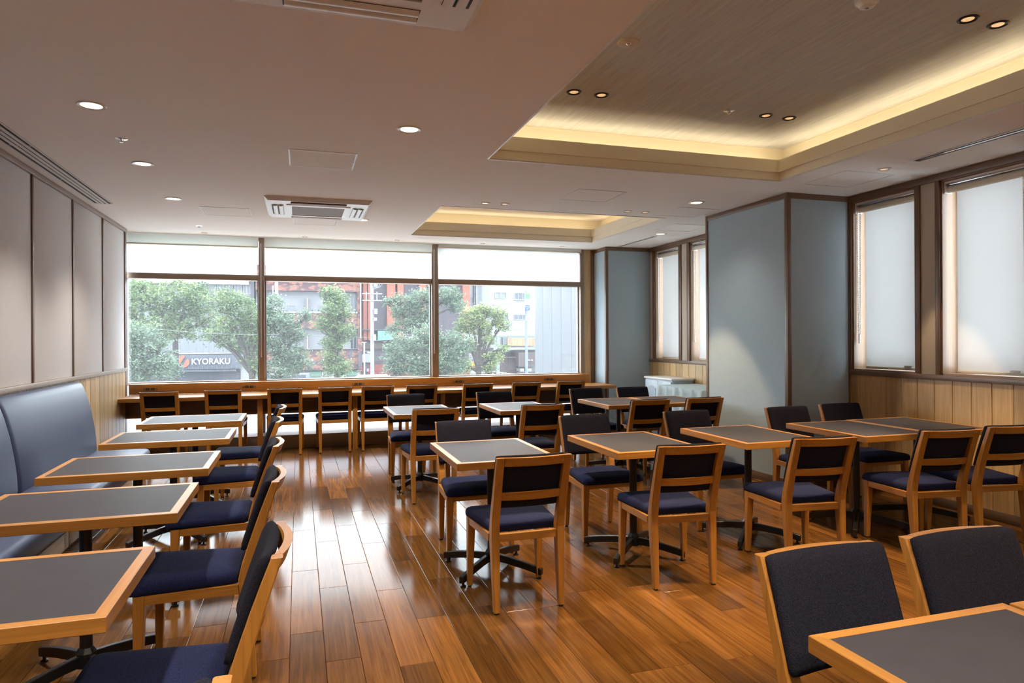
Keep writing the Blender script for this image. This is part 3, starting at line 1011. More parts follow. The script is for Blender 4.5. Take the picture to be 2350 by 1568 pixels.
t = thing('side_table', 'side table hidden under the pale cloth in the window recess', 'table', (4.27, 6.50, 0))
box('tabletop', (0.0, 0.0, 0.722), (0.55, 0.98, 0.750), M['paleY'], t, 0.003)
for a in (0.03, 0.50):
    for b in (0.03, 0.93):
        box('leg', (a, b, 0), (a + 0.03, b + 0.03, 0.722), M['black'], t)
# cloth
m = MB()
nU = 120
per = []
def rect_pt(s, gx0, gx1, gy0, gy1):
    a, b = gx1 - gx0, gy1 - gy0
    P = 2 * (a + b); s = (s % 1) * P
    if s < b: return gx0, gy1 - s, -1, 0
    s -= b
    if s < a: return gx0 + s, gy0, 0, -1
    s -= a
    if s < b: return gx1, gy0 + s, 1, 0
    s -= b
    return gx1 - s, gy1, 0, 1
rings = []
for lev, (z, o_) in enumerate([(0.7562, -0.03), (0.7560, -0.003), (0.752, 0.004), (0.70, 0.008), (0.62, 0.012), (0.50, 0.016), (0.38, 0.020), (0.27, 0.024)]):
    r = []
    for i in range(nU):
        s = i / nU
        k_ = max(0.0, -o_)
        x, y, nx_, ny_ = rect_pt(s, -0.004 + k_, 0.556 - k_, -0.004 + k_, 0.984 - k_)
        amp = 0.0 if lev < 2 else 0.013 * min(1, (lev - 1) / 3)
        wv = math.sin(s * 2 * math.pi * 17) * amp + math.sin(s * 2 * math.pi * 7 + 1) * amp * 0.6
        q = max(0.0, o_) + max(-0.003, wv) * (1 if lev > 1 else 0)
        if nx_ > 0: q = 0.0
        if ny_ > 0: q = min(q, 0.02)
        r.append((x + nx_ * q, y + ny_ * q, z))
    rings.append(r)
n = nU
vs = [p for r in rings for p in r]
fs = []
for k in range(len(rings) - 1):
    for i in range(n):
        j = (i + 1) % n
        fs.append((k * n + i, (k + 1) * n + i, (k + 1) * n + j, k * n + j))
fs.append(tuple(range(n)))
m.add(vs, fs)
tc_ = m.build('tablecloth', M['cloth'], None, 55, (4.27, 6.50, 0))
tag(tc_, 'pale grey-green cloth draped over the side table in the window recess', 'tablecloth')
M['chrome2'] = plain('satin_ring', (0.62, 0.60, 0.58), 0.35)
# ================================================================== CEILING FITTINGS
def lamp_light(parent, power, size_deg, blend, color, rot=(0, 0, 0), loc=(0, 0, -0.02), radius=0.045):
    L = bpy.data.lights.new('lamp', 'SPOT')
    L.energy = power
    L.color = color
    L.spot_size = math.radians(size_deg)
    L.spot_blend = blend
    L.shadow_soft_size = radius
    o = bpy.data.objects.new('lamp_light', L)
    COL.objects.link(o)
    o.parent = parent
    o.location = loc
    o.rotation_euler = rot
    return o

def downlight(x, y, label, z=ZC, power=None, wide=False):
    t = thing('downlight', label, 'ceiling light', (x, y, z), 0, 'lit round downlights')
    m = MB(); m.lathe([(0.053, 0.0), (0.053, -0.002), (0.058, -0.0045), (0.070, -0.006), (0.075, 0.0)], n=40)
    m.build('trim_ring', M['chrome2'], t, 50)
    m = MB(); m.lathe([(0.0, -0.002), (0.053, -0.002)], n=40)
    m.build('lens', M['bulb'], t)
    lamp_light(t, power or P_DOWN * (0.5 if wide else 1), 165 if wide else 110, 1.0, WARM, radius=0.05)
    return t

def aim(x, y, z, tx, ty, tz):
    d = Vector((tx - x, ty - y, tz - z))
    return d.to_track_quat('-Z', 'Y').to_euler()

def spotlight(x, y, label, z, target, dark=True, power=None, r=0.048, ang=50, lit=True):
    t = thing('adjustable_downlight', label, 'ceiling light', (x, y, z), 0, 'small adjustable downlights')
    rm = M['black'] if dark else M['white']
    m = MB(); m.lathe([(r * 0.78, 0.0), (r * 0.78, -0.004), (r * 0.86, -0.007), (r, -0.005), (r * 1.05, 0.0)], n=32)
    m.build('trim_ring', rm, t, 50)
    m = MB(); m.lathe([(r * 0.78, -0.001), (r * 0.70, -0.0035), (r * 0.64, -0.0035), (r * 0.60, -0.0015)], n=32)
    m.build('gimbal_ring', M['black'] if dark else M['grey'], t, 50)
    m = MB(); m.lathe([(r * 0.60, -0.0015), (r * 0.50, -0.004), (r * 0.30, -0.002), (0.0, -0.002)], n=32)
    m.build('reflector', M['bulb2'] if lit else M['grey'], t, 50)
    if lit:
        lamp_light(t, power or P_SPOT, ang, 0.35, WARM2, aim(x, y, z, *target), (0, 0, -0.015), 0.03)
    return t

DL = [(-1.071, 4.210, 'largest lit round downlight at the left, nearest the camera in its row'), (-1.073, 5.501, 'second lit round downlight of the left row, beyond the first sprinkler head'),
      (-1.076, 6.783, 'farthest lit round downlight of the left row, above the bench'), (0.654, 4.140, 'lit round downlight over the aisle, nearer than the white air conditioner'),
      (0.662, 7.446, 'lit round downlight half hidden by the far air conditioner'), (3.623, 5.616, 'lit round downlight near the top of the large blue pier'),
      (4.292, 7.446, 'lit round downlight over the window recess')]
for x, y, l in DL:
    downlight(x, y, l, power=P_DOWN * (0.12 if x > 3 else 0.7 if x < -1 else 1.2))
for x, y in [(-1.07, 2.92), (-1.07, 1.63), (-1.07, 0.34), (0.654, 0.85)]:
    downlight(x, y, 'added unseen fill lamp behind the camera, built like the round downlights', power=P_DOWN * (0.7 if x < -1 else 1.2))
for x, y in [(-1.07, -1.2), (0.654, -1.2), (2.30, -1.2), (4.29, -1.2), (4.29, -0.4)]:  # added wide lamps, fill light for surfaces that face the camera
    downlight(x, y, 'added unseen fill lamp behind the camera, built like the round downlights', wide=True)

spotlight(1.726, 4.093, 'black ringed spotlight in the large tray, first from the left', ZU, (1.10, 3.75, 0.7))
spotlight(1.922, 4.092, 'black ringed spotlight in the large tray, second from the left', ZU, (1.95, 3.75, 0.7))
spotlight(3.247, 4.127, 'black ringed spotlight in the large tray, third from the left', ZU, (2.95, 3.80, 0.7))
spotlight(3.450, 4.127, 'black ringed spotlight in the large tray, fourth from the left', ZU, (3.85, 3.75, 0.7))
spotlight(3.453, 2.573, 'black ringed spotlight near the top right corner of the photo', ZU, (3.05, 2.90, 0.0))
spotlight(3.247, 2.573, 'black ringed spotlight just above the frame, beside the top right one', ZU, (2.85, 3.20, 0.5))
spotlight(1.726, 2.573, 'black ringed spotlight above the frame on the aisle side of the tray', ZU, (1.15, 3.20, 0.5))
spotlight(1.922, 2.573, 'black ringed spotlight above the frame, second on the aisle side of the tray', ZU, (2.00, 3.25, 0.5))
spotlight(1.922, 1.050, 'black ringed spotlight above the frame over the foreground table', ZU, (1.45, 1.00, 0.6), power=48)
spotlight(3.247, 1.050, 'black ringed spotlight above the frame, farther from the foreground table', ZU, (2.60, 1.30, 0.0), power=60)
spotlight(1.694, 6.192, 'white ringed spotlight beside the far tray, first from the left', ZC, (1.15, 6.0, 0.6), False)
spotlight(1.885, 6.181, 'white ringed spotlight beside the far tray, second from the left', ZC, (2.00, 5.8, 0.6), False)
spotlight(3.196, 6.199, 'white ringed spotlight beside the far tray, third from the left', ZC, (3.00, 5.9, 0.6), False)
spotlight(3.390, 6.193, 'white ringed spotlight beside the far tray, fourth from the left', ZC, (3.70, 5.9, 0.6), False)
spotlight(4.291, 4.086, 'white ringed spotlight near the slit windows', ZC, (4.78, 3.95, 0.55), False, power=48, ang=32)
spotlight(4.291, 2.650, 'white ringed spotlight above the frame near the slit windows', ZC, (4.78, 3.05, 0.55), False, power=60, ang=40)
for n, x in enumerate((-1.068, 0.086, 1.235, 2.383, 3.542)):
    spotlight(x, 8.845, 'tiny spotlight above the counter, %s from the left' % ['first', 'second', 'third', 'fourth', 'fifth'][n], ZC, (x, 8.80, 0.7), False, r=0.034, power=26, ang=44)

def sprinkler(x, y, z, label):
    t = thing('sprinkler_head', label, 'sprinkler', (x, y, z), 0, 'sprinkler heads')
    m = MB(); m.lathe([(0.0, -0.004), (0.030, -0.004), (0.038, 0.0)], n=24); m.build('cover_plate', M['chrome'], t, 50)
    m = MB(); m.lathe([(0.0, -0.022), (0.010, -0.022), (0.012, -0.019), (0.006, -0.016), (0.005, -0.004)], n=12)
    m.build('nozzle', M['chrome'], t, 40)
    m = MB()
    for a in range(4):
        q = a * math.pi / 2
        m.box((math.cos(q) * 0.011 - 0.002, math.sin(q) * 0.011 - 0.002, -0.018), (math.cos(q) * 0.011 + 0.002, math.sin(q) * 0.011 + 0.002, -0.004))
    m.build('yoke', M['chrome'], t)
sprinkler(-1.071, 4.860, ZC, 'sprinkler head in the left row between two lit downlights')
sprinkler(-1.062, 8.345, ZC, 'sprinkler head near the top of the left window bay')
sprinkler(2.925, 4.115, ZU, 'sprinkler head inside the large tray between the spotlight pairs')

# round emergency light disc and smoke detector in the large tray
t = thing('emergency_light', 'beige round emergency light disc at the left side of the large tray', 'emergency light', (1.724, 3.323, ZU))
m = MB(); m.lathe([(0.0, -0.006), (0.055, -0.006), (0.060, -0.004), (0.062, 0.0)], n=40); m.build('cover_plate', plain('beige_plastic', (0.62, 0.52, 0.40), 0.5), t, 50)
m = MB(); m.lathe([(0.0, -0.013), (0.008, -0.012), (0.014, -0.006)], n=24); m.build('lens', M['chrome'], t, 50)
m = MB()
for a in range(3):
    m.box((-0.040 + a * 0.012, -0.034, -0.0066), (-0.031 + a * 0.012, -0.029, -0.0058)); m.box((0.012 + a * 0.011, 0.020, -0.0066), (0.020 + a * 0.011, 0.026, -0.0058))
m.build('printed_mark', M['grey'], t)
t = thing('smoke_detector', 'white smoke detector cut off by the top edge of the photo', 'smoke detector', (2.59, 2.560, ZU))
m = MB(); m.lathe([(0.0, -0.046), (0.020, -0.046), (0.034, -0.040), (0.040, -0.026), (0.052, -0.020), (0.054, 0.0)], n=36); m.build('housing', M['white'], t, 40)
m = MB(); m.lathe([(0.0, -0.049), (0.008, -0.048), (0.010, -0.045)], n=16); m.build('test_button', M['grey'], t, 40)

# access hatches
def hatch(x, y, s, label, knob=1):
    t = thing('access_hatch', label, 'ceiling hatch', (x, y, ZC), 0, 'square access hatches in the ceiling')
    h = s / 2
    e = 0.006
    for a, b in (((-h, -h), (-h + e, h)), ((h - e, -h), (h, h)), ((-h + e, -h), (h - e, -h + e)), ((-h + e, h - e), (h - e, h))):
        m = MB(); m.box((a[0], a[1], -0.0035), (b[0], b[1], 0.0)); m.build('hatch_frame', M['white'], t)
    m = MB(); m.box((-h + e, -h + e, -0.0008), (h - e, h - e, 0.0)); m.build('hatch_gap', M['grey'], t)
    m = MB(); m.box((-h + e + 0.004, -h + e + 0.004, -0.0022), (h - e - 0.004, h - e - 0.004, -0.0009)); m.build('hatch_panel', M['ceil'], t)
    m = MB(); m.lathe([(0.0, -0.0045), (0.006, -0.004), (0.007, 0)], (h - 0.010 if knob else 0, 0 if knob else h - 0.010, 0), 12); m.build('latch', M['grey'], t)
hatch(0.170, 5.022, 0.455, 'access hatch nearest the camera, between the downlight and the air conditioner')
hatch(-0.680, 7.330, 0.455, 'access hatch to the left of the far air conditioner')
hatch(0.180, 7.670, 0.455, 'access hatch directly behind the far air conditioner')
hatch(2.540, 5.605, 0.460, 'access hatch between the large and the small lit tray', 0)
hatch(3.820, 6.080, 0.450, 'access hatch touching the top of the large blue pier', 0)
hatch(4.290, 6.955, 0.455, 'access hatch over the window recess', 0)
hatch(4.280, 4.440, 0.475, 'access hatch beside the slit windows, next to the large tray', 0)
m = MB(); m.lathe([(0.0, -0.001), (0.045, -0.001), (0.048, 0)], (-0.174, 5.396, ZC), 24)
o = m.build('blanking_cover', M['ceil']); tag(o, 'flat round blanking cover beside the nearest access hatch', 'ceiling cover')

# ceiling cassette air conditioners
def cassette(x, y, label):
    t = thing('air_conditioner', label, 'air conditioner', (x, y, ZC), 0, 'ceiling cassette air conditioners')
    a, b, d = 0.475, 0.445, 0.034
    m = MB()
    m.loft([[(-a, -a, 0), (a, -a, 0), (a, a, 0), (-a, a, 0)], [(-a, -a, -0.006), (a, -a, -0.006), (a, a, -0.006), (-a, a, -0.006)], [(-b, -b, -d), (b, -b, -d), (b, b, -d), (-b, b, -d)]])
    m.build('casing', M['white'], t)
    # intake grille in the middle
    f = MB()
    for p, q in (((-0.29, -0.29), (0.29, -0.24)), ((-0.29, 0.24), (0.29, 0.29)), ((-0.29, -0.24), (-0.24, 0.24)), ((0.24, -0.24), (0.29, 0.24))):
        f.box((p[0], p[1], -d - 0.008), (q[0], q[1], -d + 0.001))
    g = f.build('intake_frame', M['white'], t)
    box('intake_filter', (-0.24, -0.24, -d - 0.003), (0.24, 0.24, -d + 0.001), M['filter'], t)
    # four outlets with two rounded vanes each
    for k in range(4):
        q = k * math.pi / 2
        R = Matrix.Rotation(q, 4, 'Z')
        m = MB(); m.box((0.315, -0.25, -d - 0.0012), (0.420, 0.25, -d + 0.001))
        o = m.build('outlet_slot', M['dark'], t); o.matrix_local = R
        for xx in (0.335, 0.385):
            v = MB()
            v.loft([[(xx - 0.018, s, -d - 0.0015), (xx + 0.012, s, -d - 0.0015), (xx + 0.020, s, -d - 0.008), (xx + 0.014, s, -d - 0.014), (xx - 0.004, s, -d - 0.013), (xx - 0.016, s, -d - 0.007)] for s in (-0.245, 0.245)])
            vo = v.build('vane', M['white'], t, 60); vo.matrix_local = R
M['filter'] = plain('intake_filter', (0.33, 0.30, 0.29), 0.8)
cassette(0.188, 6.880, 'white cassette air conditioner in view between the access hatches')
cassette(0.200, 2.240, 'white cassette air conditioner cut off by the top edge of the photo')

# slot diffusers
def diffuser(x0, x1, y0, y1, slots, label, brk=0.8):
    t = thing('slot_diffuser', label, 'air vent', ((x0 + x1) / 2, y0, ZC), 0, 'slot diffusers in the ceiling')
    w, L = x1 - x0, y1 - y0
    box('backing', (-w / 2, 0, -0.0012), (w / 2, L, 0.0), M['dark'], t)
    e = 0.010
    for a, b in (((-w / 2, 0), (-w / 2 + e, L)), ((w / 2 - e, 0), (w / 2, L)), ((-w / 2 + e, 0), (w / 2 - e, e)), ((-w / 2 + e, L - e), (w / 2 - e, L))):
        box('frame_bar', (a[0], a[1], -0.006), (b[0], b[1], -0.0011), M['white'], t)
    p = (w - 2 * e) / slots
    for k in range(1, slots):
        xx = -w / 2 + e + k * p
        box('slat', (xx - p * 0.33, e, -0.005), (xx + p * 0.33, L - e, -0.0011), M['white'] if slots > 2 else M['chrome'], t)
    k = 1
    while k * brk < L - 0.2:
        for q in range(slots):
            xx = -w / 2 + e + (q + 0.5) * p
            box('bridge', (xx - p * 0.2, k * brk - 0.012, -0.0038), (xx + p * 0.2, k * brk + 0.012, -0.0011), M['grey'], t)
        k += 1
diffuser(-1.815, -1.655, 1.2, 7.185, 4, 'long four slot diffuser beside the left wall', 1.0)
diffuser(4.262, 4.352, 1.2, 3.83, 2, 'two slot diffuser above the slit windows at the right', 0.9)
diffuser(4.285, 4.345, 7.63, 8.62, 2, 'short two slot diffuser above the window recess', 0.6)
# ================================================================== OUTSIDE: THE STREET BELOW
GZ = -3.6
E = {}
def emat(k, col, rough=0.7, **kw):
    E[k] = plain('street_' + k, tuple(v * (1.0 if k == 'asphalt' else 0.285) for v in col), rough, **kw)
emat('asphalt', (0.42, 0.42, 0.42), 0.9, noise=0.2, nscale=0.6)
emat('white', (0.62, 0.62, 0.64)); emat('offwhite', (0.50, 0.50, 0.54)); emat('grey', (0.30, 0.32, 0.35)); emat('dark', (0.10, 0.11, 0.15)); emat('sign', (0.13, 0.15, 0.20))
emat('purple', (0.115, 0.085, 0.115)); emat('orange', (0.58, 0.14, 0.075)); emat('red', (0.40, 0.045, 0.04)); emat('green', (0.05, 0.26, 0.15)); emat('mint', (0.20, 0.55, 0.42), noise=0.4, nscale=3)
emat('lgreen', (0.16, 0.52, 0.18)); emat('blue', (0.06, 0.14, 0.45)); emat('yellow', (0.75, 0.50, 0.05)); emat('brown', (0.13, 0.085, 0.085)); emat('panel', (0.185, 0.19, 0.215), 0.6)
emat('glass', (0.11, 0.13, 0.17), 0.12); emat('curtain', (0.40, 0.43, 0.47)); emat('concrete', (0.48, 0.48, 0.50)); emat('bark', (0.085, 0.070, 0.062), 0.9, noise=0.3, nscale=9); emat('wire', (0.25, 0.27, 0.30)); emat('ochre', (0.50, 0.33, 0.07))
emat('steel', (0.30, 0.35, 0.40)); emat('pipe', (0.40, 0.46, 0.44)); emat('redmark', (0.75, 0.16, 0.09)); emat('pink', (0.55, 0.25, 0.36))
E['slats'] = wood('street_timber', (0.14, 0.085, 0.05), (0.34, 0.21, 0.12), 'Z', rough=0.8, grain=6, var=0.3)
def herring():
    """small diagonal mosaic tiles in two reds, far too small to pick apart"""
    m, t, p = nt('street_mosaic_tile')
    tc = N(t, 'ShaderNodeTexCoord')
    mp = N(t, 'ShaderNodeMapping'); mp.inputs['Rotation'].default_value = (0, math.radians(45), 0); mp.inputs['Scale'].default_value = (1.9, 1.9, 4.2)
    lnk(t, tc, 'Object', mp, 'Vector')
    v = N(t, 'ShaderNodeTexVoronoi', i_Scale=1.5); lnk(t, mp, 0, v, 'Vector')
    sp = N(t, 'ShaderNodeSeparateColor'); lnk(t, v, 'Color', sp, 0)
    r = N(t, 'ShaderNodeValToRGB'); r.color_ramp.interpolation = 'CONSTANT'
    r.color_ramp.elements[0].color = (0.038, 0.015, 0.019, 1); r.color_ramp.elements[1].position = 0.55; r.color_ramp.elements[1].color = (0.125, 0.045, 0.030, 1)
    lnk(t, sp, 0, r, 0); lnk(t, r, 0, p, 'Base Color')
    p.inputs['Roughness'].default_value = 0.7
    return m
E['tile'] = herring()

st = ST(box('street', (-60, 11.0, GZ - 0.2), (90, 140, GZ), E['asphalt']))
ST(box('pavement', (-60, 46.0, GZ), (90, 56, GZ + 0.14), E['concrete']))

def rect(name, u0, v0, u1, v1, Y, d, mat, parent, bev=0.0, out=0.0):
    """a slab on the facade plane Y, covering the photo rectangle, reaching d metres behind and out metres in front"""
    a, b = at(u0, v1, Y), at(u1, v0, Y)
    P = parent.location if parent is not None else Vector((0, 0, 0))
    if parent is not None and parent.parent is not None:
        P = P + parent.parent.location
    return box(name, (a.x - P.x, Y - out - P.y, a.z - P.z), (b.x - P.x, Y + d - P.y, b.z - P.z), mat, parent, bev)

def window(u0, v0, u1, v1, Y, parent, glass='glass', split=1):
    f = MB()
    a, b = at(u0, v1, Y), at(u1, v0, Y)
    P = parent.location
    w = 0.07
    x0, x1, z0, z1 = a.x - P.x, b.x - P.x, a.z - P.z, b.z - P.z
    y = Y - P.y
    for p, q in (((x0, z0), (x1, z0 + w)), ((x0, z1 - w), (x1, z1)), ((x0, z0 + w), (x0 + w, z1 - w)), ((x1 - w, z0 + w), (x1, z1 - w))):
        f.box((p[0], y - 0.08, p[1]), (q[0], y + 0.02, q[1]))
    for k in range(1, split + 1):
        xm = x0 + (x1 - x0) * k / (split + 1)
        f.box((xm - 0.035, y - 0.07, z0 + w), (xm + 0.035, y + 0.01, z1 - w))
    fo = f.build('window', E['offwhite'], parent)
    box('window_pane', (x0 + w, y - 0.02, z0 + w), (x1 - w, y + 0.0, z1 - w), E[glass], fo)
    return fo

def building(name, label, u0, u1, Y, top, mat, depth=10):
    a, b = at(u0, 800, Y), at(u1, 800, Y)
    t = thing(name, label, 'building', ((a.x + b.x) / 2, Y, GZ))
    h = (b.x - a.x) / 2
    box('wall', (-h, 0, 0), (h, depth, top - GZ), mat, t)
    return t

# --- grey shop building with the sign
t = building('shop_building', 'dark grey shop building behind the left trees with a lettered sign', 120, 583, 60, 7.2, E['grey'])
for a in range(5):
    window(478 + a * 20, 652, 495 + a * 20, 676, 60, t)
rect('ledge', 300, 645, 572, 650, 60, 0.2, E['white'], t, out=0.5)
rect('ledge', 300, 741, 552, 746, 60, 0.2, E['offwhite'], t, out=0.3)
rect('ledge', 400, 809, 556, 813, 60, 0.2, E['white'], t, out=0.4)
sg = rect('sign_board', 404, 813, 553, 848, 60, 0.1, E['sign'], t, out=0.6)
for a in range(13):
    rect('sign_rib', 410 + a * 11, 839, 411.2 + a * 11, 847, 59.4, 0.05, E['grey'], sg, out=0.05)
rect('canopy', 404, 847, 545, 853, 60, 0.1, E['dark'], t, out=1.2)
rect('shopfront', 300, 853, 552, 900, 60, 0.1, E['dark'], t, out=0.1)
rect('end_pier', 553, 813, 583, 900, 60, 0.1, E['offwhite'], t, out=0.2)
rect('drain_pipe', 576, 640, 580, 812, 60, 0.1, E['dark'], t, out=0.2)
P = at(439, 836.5, 59.3)
text('sign_lettering', 'KYORAKU', E['white'], t, P - t.location, 0.66, bold=0.022, ext=0.03, sx=0.93)
c0 = at(420, 830, 59.3) - t.location
m = MB()
def disc_part(m, c, r, a0, a1, n=14, y=0.04):
    pts = [(c.x + r * math.cos(a0 + (a1 - a0) * i / n), c.z + r * math.sin(a0 + (a1 - a0) * i / n)) for i in range(n + 1)]
    m.loft([[(x, c.y + s, z) for x, z in pts] for s in (-y, y)])
disc_part(m, c0 + Vector((-0.05, 0, 0.05)), 0.42, math.radians(60), math.radians(235))
disc_part(m, c0 + Vector((0.06, 0, -0.06)), 0.42, math.radians(-115), math.radians(48))
m.build('sign_emblem', E['redmark'], t)

# --- apartment block with mosaic tile bands
t = building('apartment_block', 'white apartment block with diagonal red mosaic bands and balconies', 588, 828, 60.9, 7.6, E['offwhite'])
rect('tile_band', 588, 616, 828, 668, 60.9, 0.1, E['tile'], t, out=0.9)
for v0, v1 in ((719, 754), (803, 851)):
    rect('tile_band', 588, v0, 822, v1, 60.9, 0.1, E['tile'], t, out=0.9)
    rect('parapet_cap', 588, v0 - 2, 822, v0, 60.9, 0.1, E['white'], t, out=1.0)
rect('tile_column', 819, 616, 828, 851, 60.9, 0.1, E['tile'], t, out=1.0)
rect('corner_pipe', 826.5, 640, 828.2, 777, 59.8, 0.06, E['white'], t, out=0.06)
for v in (700, 784):
    window(657, v, 679, v + 17, 60.9, t, 'curtain', 0); window(731, v, 754, v + 17, 60.9, t, 'curtain', 1)
    window(803, v - 26, 819, v + 18, 60.9, t, 'glass', 1)
    rect('balcony_divider', 704, v - 14, 706, v + 18, 60.9, 0.05, E['white'], t, out=0.8)
rect('slit_opening', 803, 804, 808, 824, 60, 0.02, E['dark'], t, out=0.03)
rect('side_sign', 822.5, 809, 829, 842, 59.7, 0.1, E['dark'], t, out=0.05)
rect('shop_wall', 588, 852, 824, 905, 60.9, 0.1, E['white'], t, out=0.7)
for a in range(3):
    window(600 + a * 36, 858, 632 + a * 36, 876, 60.1, t, 'glass', 0)
def sign(u0, v0, u1, v1, Y, mat, parent, body, size, tm='white', dx=2.0, base=2.0, bold=0.0):
    s = rect('sign_board', u0, v0, u1, v1, Y, 0.05, mat, parent, out=0.05)
    p = at(u0 + dx, v1 - base, Y - 0.06) - parent.location
    text('sign_lettering', body, E[tm], s, p, size, ext=0.01, bold=bold)
    return s
sign(711.5, 853.5, 737, 865.5, 60.1, E['green'], t, '高価買取', 0.245 * 0.9)
sign(739, 853.5, 751, 863, 60.1, E['white'], t, '茶 木', 0.2, 'green')
sign(753, 853.5, 764, 863, 60.1, E['white'], t, '金', 0.33, 'green')
sign(796, 852.5, 819, 863.5, 60.1, E['green'], t, 'なんば店', 0.20)

# --- red and dark building
t = building('red_building', 'dark purple building with tall orange red piers behind the utility pole', 829, 1076, 62.5, 8.2, E['purple'])
for u0, u1 in ((833, 840.5), (843.5, 851), (887, 905), (911, 924), (962, 975), (1060, 1075)):
    rect('pier', u0, 608, u1, 781, 62.5, 0.1, E['orange'], t, out=0.5)
for a in range(12):
    rect('panel_joint', 858 + a * 16, 612, 858.6 + a * 16, 760, 62.5, 0.02, E['dark'], t, out=0.03)
rect('cornice', 829, 756, 910, 758.5, 62.5, 0.1, E['dark'], t, out=0.8)
rect('green_sign', 865, 759.5, 906, 781, 62.4, 0.1, E['mint'], t, out=0.8)
rect('fascia', 829, 786, 1076, 801, 62.5, 0.1, E['brown'], t, out=0.3)
rect('light_sign', 829, 812, 850, 832, 62.4, 0.1, E['white'], t, out=0.5)
rect('ground_wall', 829, 833, 1076, 905, 62.4, 0.1, E['red'], t, out=0.25)
rect('doorway', 835, 834, 846, 880, 62.1, 0.05, E['purple'], t, out=0.05)
rect('poster', 841, 846, 846.5, 853, 62.0, 0.04, E['white'], t, out=0.05)

# --- white building at the right
t = building('white_building', 'bright white building with small windows behind the sign post', 1076, 1420, 66, 8.8, E['white'])
rect('grey_shaft', 1086, 606, 1104, 700, 66, 0.1, E['grey'], t, out=0.3)
rect('shaft_pipe', 1092, 606, 1095, 705, 65.6, 0.1, E['offwhite'], t, out=0.1)
rect('corner_return', 1104, 606, 1121, 760, 66, 0.1, E['offwhite'], t, out=0.2)
window(1078, 681, 1086, 699, 66, t, 'glass', 0)
window(1135, 671, 1162, 685.5, 66, t, 'curtain', 1); window(1180, 672, 1206, 690, 66, t, 'glass', 2)
window(1150, 722, 1167, 735, 66, t, 'glass', 1); window(1178, 721.5, 1208, 735, 66, t, 'glass', 2)
rect('window_rail', 1178, 687, 1207, 688.2, 65.8, 0.04, E['white'], t, out=0.05)
for a in range(11):
    o_ = rect('timber_slat', 1164.5 + a * 5.8, 776, 1170.0 + a * 5.8, 794, 65.5, 0.1, E['slats'], t)
rect('grey_slab', 1151, 774, 1164, 791, 66, 0.1, E['grey'], t, out=0.4)  # plain grey slab left of the timber slats
rect('canopy', 1120, 797, 1240, 803, 66, 0.1, E['offwhite'], t, out=2.0)
rect('shop_roof', 1150, 818.5, 1190, 822, 64.2, 1.5, E['brown'], t, out=0.5)
rect('dark_shop', 1128, 821, 1189, 905, 64.2, 1.6, E['brown'], t)
rect('brown_box', 1190, 808.5, 1262, 841.5, 63, 2.5, E['brown'], t)
rect('shutter', 1194, 846, 1203, 853, 63, 2.5, E['white'], t); rect('shutter', 1212, 846, 1220, 853, 63, 2.5, E['white'], t)
rect('low_wall', 1186, 853.5, 1262, 905, 62.5, 0.3, E['brown'], t)
for u in (1213.5, 1220.5):
    c0 = at(u, 828, 62.8) - t.location
    m = MB(); m.lathe([(0.0, 0.14), (0.10, 0.10), (0.14, 0.0), (0.0, 0.0)], c0, 12); m.build('wall_lamp', E['white'], t, 40)
text('wall_lettering', 'MC', E['grey'], t, at(1169, 743.5, 65.9) - t.location, 0.22, ext=0.01)

# --- grey panelled wing close to the window
t = thing('panel_wing', 'pale grey metal panelled wing filling the right end of the window', 'building', (6.2, 9.75, GZ))
box('core', (0.06, 0.0, 0), (3.0, 7.78, 8.2), E['grey'], t)
for k in range(12):
    ya, yb2 = 7.795 - (k + 1) * 0.652, 7.795 - k * 0.652
    if ya < 0: break
    box('panel', (0, ya + 0.006, 0), (0.06, yb2 - 0.006, 8.2), E['panel'], t, 0.006)

# --- sign post and pipe gantry
def post(name, label, cat, u, Y, vtop, r, mat, vbot=None):
    p = at(u, vtop, Y)
    t = thing(name, label, cat, (p.x, Y, GZ))
    m = MB(); m.tube([(0, 0, 0), (0, 0, (p.z - GZ) * 0.5), (0, 0, p.z - GZ)], [r * 1.15, r * 1.05, r], 14)
    m.build('pole', mat, t, 40)
    return t, p
t, p = post('sign_post', 'grey street post with green and blue signs in the right window bay', 'sign post', 1207.5, 38, 668, 0.075, E['steel'])
rect('sign_panel', 1204.5, 673, 1227, 713, 37.9, 0.06, E['white'], t)
rect('sign_patch', 1205.5, 674.5, 1216, 686, 37.89, 0.02, E['lgreen'], t); rect('sign_patch', 1205, 700.5, 1216, 703.5, 37.89, 0.02, E['blue'], t); rect('sign_patch', 1205, 705, 1216, 713, 37.89, 0.02, E['blue'], t)
text('sign_lettering', '1F', E['white'], t, at(1206.2, 711.5, 37.87) - t.location, 0.17, ext=0.004)
rect('sign_panel', 1207, 725, 1225, 737, 37.9, 0.05, E['white'], t)
text('sign_lettering', 'FIT', E['grey'], t, at(1209, 733, 37.88) - t.location, 0.13, ext=0.004)
pa, pb = at(1128, 770.5, 40), at(1300, 770.5, 40)
t = thing('pipe_gantry', 'pale green pipe gantry crossing behind the sign post', 'gantry', (pa.x, 40, GZ))
m = MB(); m.tube([(0, 0, pa.z - GZ), (pb.x - pa.x, 0, pa.z - GZ)], 0.125, 14); m.build('pipe', E['pipe'], t, 40)
for q in (0.4, pb.x - pa.x - 0.3):
    m = MB(); m.tube([(q, 0, 0), (q, 0, pa.z - GZ)], 0.11, 12); m.build('post', E['pipe'], t, 40)

